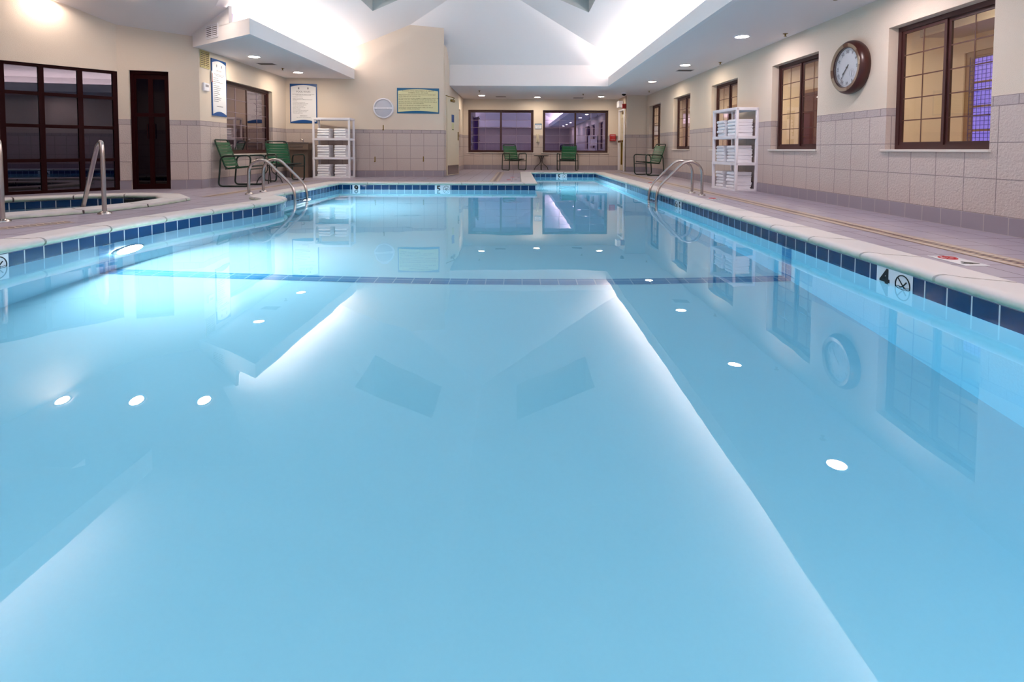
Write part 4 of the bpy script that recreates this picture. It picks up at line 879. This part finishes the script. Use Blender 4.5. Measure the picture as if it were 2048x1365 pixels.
def make_rack(w, dp, h):
    t = thing('shelf_rack', (0, 0, 0), 0, '', 'shelf'); lv = [0.035, .49, .94, h - .0]
    for x in (-w / 2, w / 2 - .045):
        for y in (-dp / 2, dp / 2 - .045): MB().bbox(x, x + .045, y, y + .045, 0, h, .008).build('post', M_WHITE, t)
    for z in lv:
        mb = MB().bbox(-w / 2 + .004, w / 2 - .004, -dp / 2 + .004, dp / 2 - .004, z - .018, z, .003, 1)
        for y in (-dp / 2 + .002, dp / 2 - .014): mb.bbox(-w / 2 + .004, w / 2 - .004, y, y + .012, z - .05, z, .003, 1)
        for x in (-w / 2 + .002, w / 2 - .014): mb.bbox(x, x + .012, -dp / 2 + .004, dp / 2 - .004, z - .05, z, .003, 1)
        n = int(w / .055)
        for k in range(n): x = -w / 2 + .05 + (w - .1) * k / (n - 1); mb.box(x - .006, x + .006, -dp / 2 - .001, -dp / 2 + .004, z - .045, z - .018)
        for x in (-w / 2, w / 2 - .052):
            for y in (-dp / 2, dp / 2 - .052): mb.bbox(x - .003, x + .052, y - .003, y + .052, z - .052, z - .002, .006, 1)
        mb.build('shelf', M_WHITE, t)
    return t, lv
rk, LV = make_rack(.88, .40, 1.42)
rk.location = (-4.38, 12.72, 0); rk['label'] = 'white plastic towel rack beside the drinking fountain'; rk['group'] = 'white plastic towel racks'
RX, RY, RR = 3.83, 9.42, math.radians(-85)
dup(rk, (RX, RY, 0), RR, 'white plastic towel rack against the right wall near the ladder', 'white plastic towel racks')
def towel_mesh(w, D, h, seed):
    rnd = random.Random(seed); r = h / 2; P = []; n = 7
    for k in range(n + 1): a = math.pi / 2 + math.pi * k / n; P.append((-D / 2 + r + r * math.cos(a), r + r * math.sin(a)))   # front fold, towards -y
    e = .0015; q = r / 2
    P += [(-D / 2 + r + (D - r - q) * f, 0 + .0015 * math.sin(f * 9 + seed)) for f in (.3, .6, .9)]
    for k in range(5): a = -math.pi / 2 + math.pi * k / 4; P.append((D / 2 - q + q * math.cos(a) * 1.0 - .006 * (seed % 3), q - e / 2 + (q - e / 2) * math.sin(a)))
    P += [(-D / 2 + r * 1.3, r)]
    for k in range(5): a = -math.pi / 2 + math.pi * k / 4; P.append((D / 2 - q + q * math.cos(a), r + q + e / 2 + (q - e / 2) * math.sin(a)))
    P += [(-D / 2 + r + (D - r - q) * f, h + .0015 * math.sin(f * 8 + seed)) for f in (.85, .55, .25)]
    bm = bmesh.new(); xs = [-w / 2, -w / 2 + .006, -w / 4, 0, w / 4, w / 2 - .006, w / 2]; R_ = []
    cy_ = 0; cz_ = h / 2
    for i, x in enumerate(xs):
        sc = .93 if i in (0, len(xs) - 1) else 1
        R_.append([bm.verts.new((x, cy_ + (y - cy_) * (1 - (1 - sc) * .25) + rnd.uniform(-.002, .002), cz_ + (z - cz_) * sc + .0015 * math.sin(x * 25 + seed))) for y, z in P])
    m_ = len(P)
    for i in range(len(xs) - 1):
        for k in range(m_): bm.faces.new((R_[i][k], R_[i][(k + 1) % m_], R_[i + 1][(k + 1) % m_], R_[i + 1][k]))
    bm.faces.new(R_[0][::-1]); bm.faces.new(R_[-1]); bmesh.ops.recalc_face_normals(bm, faces=bm.faces)
    bmesh.ops.triangulate(bm, faces=[f for f in bm.faces if len(f.verts) > 4])
    me = bpy.data.meshes.new('folded_towel'); bm.to_mesh(me); bm.free(); me.materials.append(M_TOWEL)
    for p in me.polygons: p.use_smooth = True
    try: me.set_sharp_from_angle(angle=math.radians(50))
    except Exception: pass
    return me
T1 = [towel_mesh(.27, .32, .056, s) for s in (1, 2, 3, 4)]
ORD = ['bottom', 'second from bottom', 'third from bottom', 'fourth from bottom', 'fifth from bottom']
SH = ['bottom', 'middle', 'top']
def stacks(rx, ry, rr, counts, where, grp, h):
    cr, sr = math.cos(rr), math.sin(rr)
    for lvl in range(3):
        for side in range(2):
            n = counts[lvl][side]; z = LV[lvl] + .001
            for k in range(n):
                lx = (-.20 if side == 0 else .20) + random.uniform(-.008, .008); ly = -.01 + random.uniform(-.012, .012)
                o = bpy.data.objects.new('folded_towel', random.choice(T1)); C.objects.link(o)
                o.location = (rx + lx * cr - ly * sr, ry + lx * sr + ly * cr, z); o.rotation_euler = (0, 0, rr + random.uniform(-.04, .04)); z += .0575
                pos = 'topmost' if k == n - 1 else ORD[k]
                tag(o, 'white towel, %s, %s stack, %s shelf, %s' % (pos, where[1 + side], SH[lvl], where[0]), 'towel', grp)
stacks(-4.38, 12.72, 0, [(5, 5), (5, 5), (4, 4)], ('rack by the fountain', 'left', 'right'), 'folded towels on the rack by the fountain', .0575)
stacks(RX, RY, RR, [(5, 5), (5, 5), (5, 5)], ('rack by the right wall', 'farther', 'nearer'), 'folded towels on the rack by the right wall', .0575)

# ------------------------------------------------------------------ ladders and handrails
def make_ladder():
    """local: water side toward +x, anchors at x=0"""
    t = thing('pool_ladder', (0, 0, 0), 0, '', 'ladder')
    for y in (-.23, .23):
        pts = [Vector((0, y, .0)), Vector((0, y, .33))]
        for k in range(1, 9): a = math.pi - k * (math.pi - math.radians(52)) / 8; pts.append(Vector((.19 + .19 * math.cos(a), y, .33 + .19 * math.sin(a))))
        e_ = pts[-1]; pts += fillet([e_ + Vector((.02, 0, -.016)), (.66, y, .13), (.70, y, -.02), (.70, y, -.25)], .09, 5) + [Vector((.70, y, -1.25))]
        MB().tube(pts, .0215, 14).build('rail', M_STEEL, t, True)
        MB().lathe([(.021, .028), (.034, .026), (.055, .012), (.058, 0)], (0, y, 0), 24).build('flange', M_STEEL, t, True)
    for z in (-.135, -.43, -.72, -1.0):
        MB().bbox(.655, .745, -.22, .22, z - .018, z, .006).build('tread', M_STEEL if z > -.2 else M_WHITE, t)
    return t
ld = make_ladder(); ld.location = (2.84, 8.41, 0); ld.rotation_euler = (0, 0, math.pi); ld['label'] = 'steel pool ladder on the right edge'; ld['group'] = 'steel pool ladders'
dup(ld, (-4.08, 8.30, 0), 0, 'steel pool ladder on the left edge before the chairs', 'steel pool ladders')
def make_rail():
    t = thing('handrail', (0, 0, 0), 0, '', 'handrail')
    pts = fillet([(0, 0, 0), (.01, 0, .66), (.03, 0, .775), (.12, 0, .72), (.58, 0, -.12), (.62, 0, -.5)], .07, 6)
    MB().tube(pts, .022, 14).build('rail', M_STEEL, t, True); MB().lathe([(.021, .028), (.036, .026), (.06, .012), (.064, 0)], n=24).build('flange', M_STEEL, t, True); return t
hr = make_rail(); hr.location = (-4.36, 5.60, 0); hr.rotation_euler = (0, 0, math.radians(150)); hr['label'] = 'steel handrail of the hot tub before the dark panes'; hr['group'] = 'steel handrails of the hot tub'
dup(hr, (-4.83, 4.97, 0), math.radians(150), 'steel handrail of the hot tub cut by the picture edge', 'steel handrails of the hot tub')
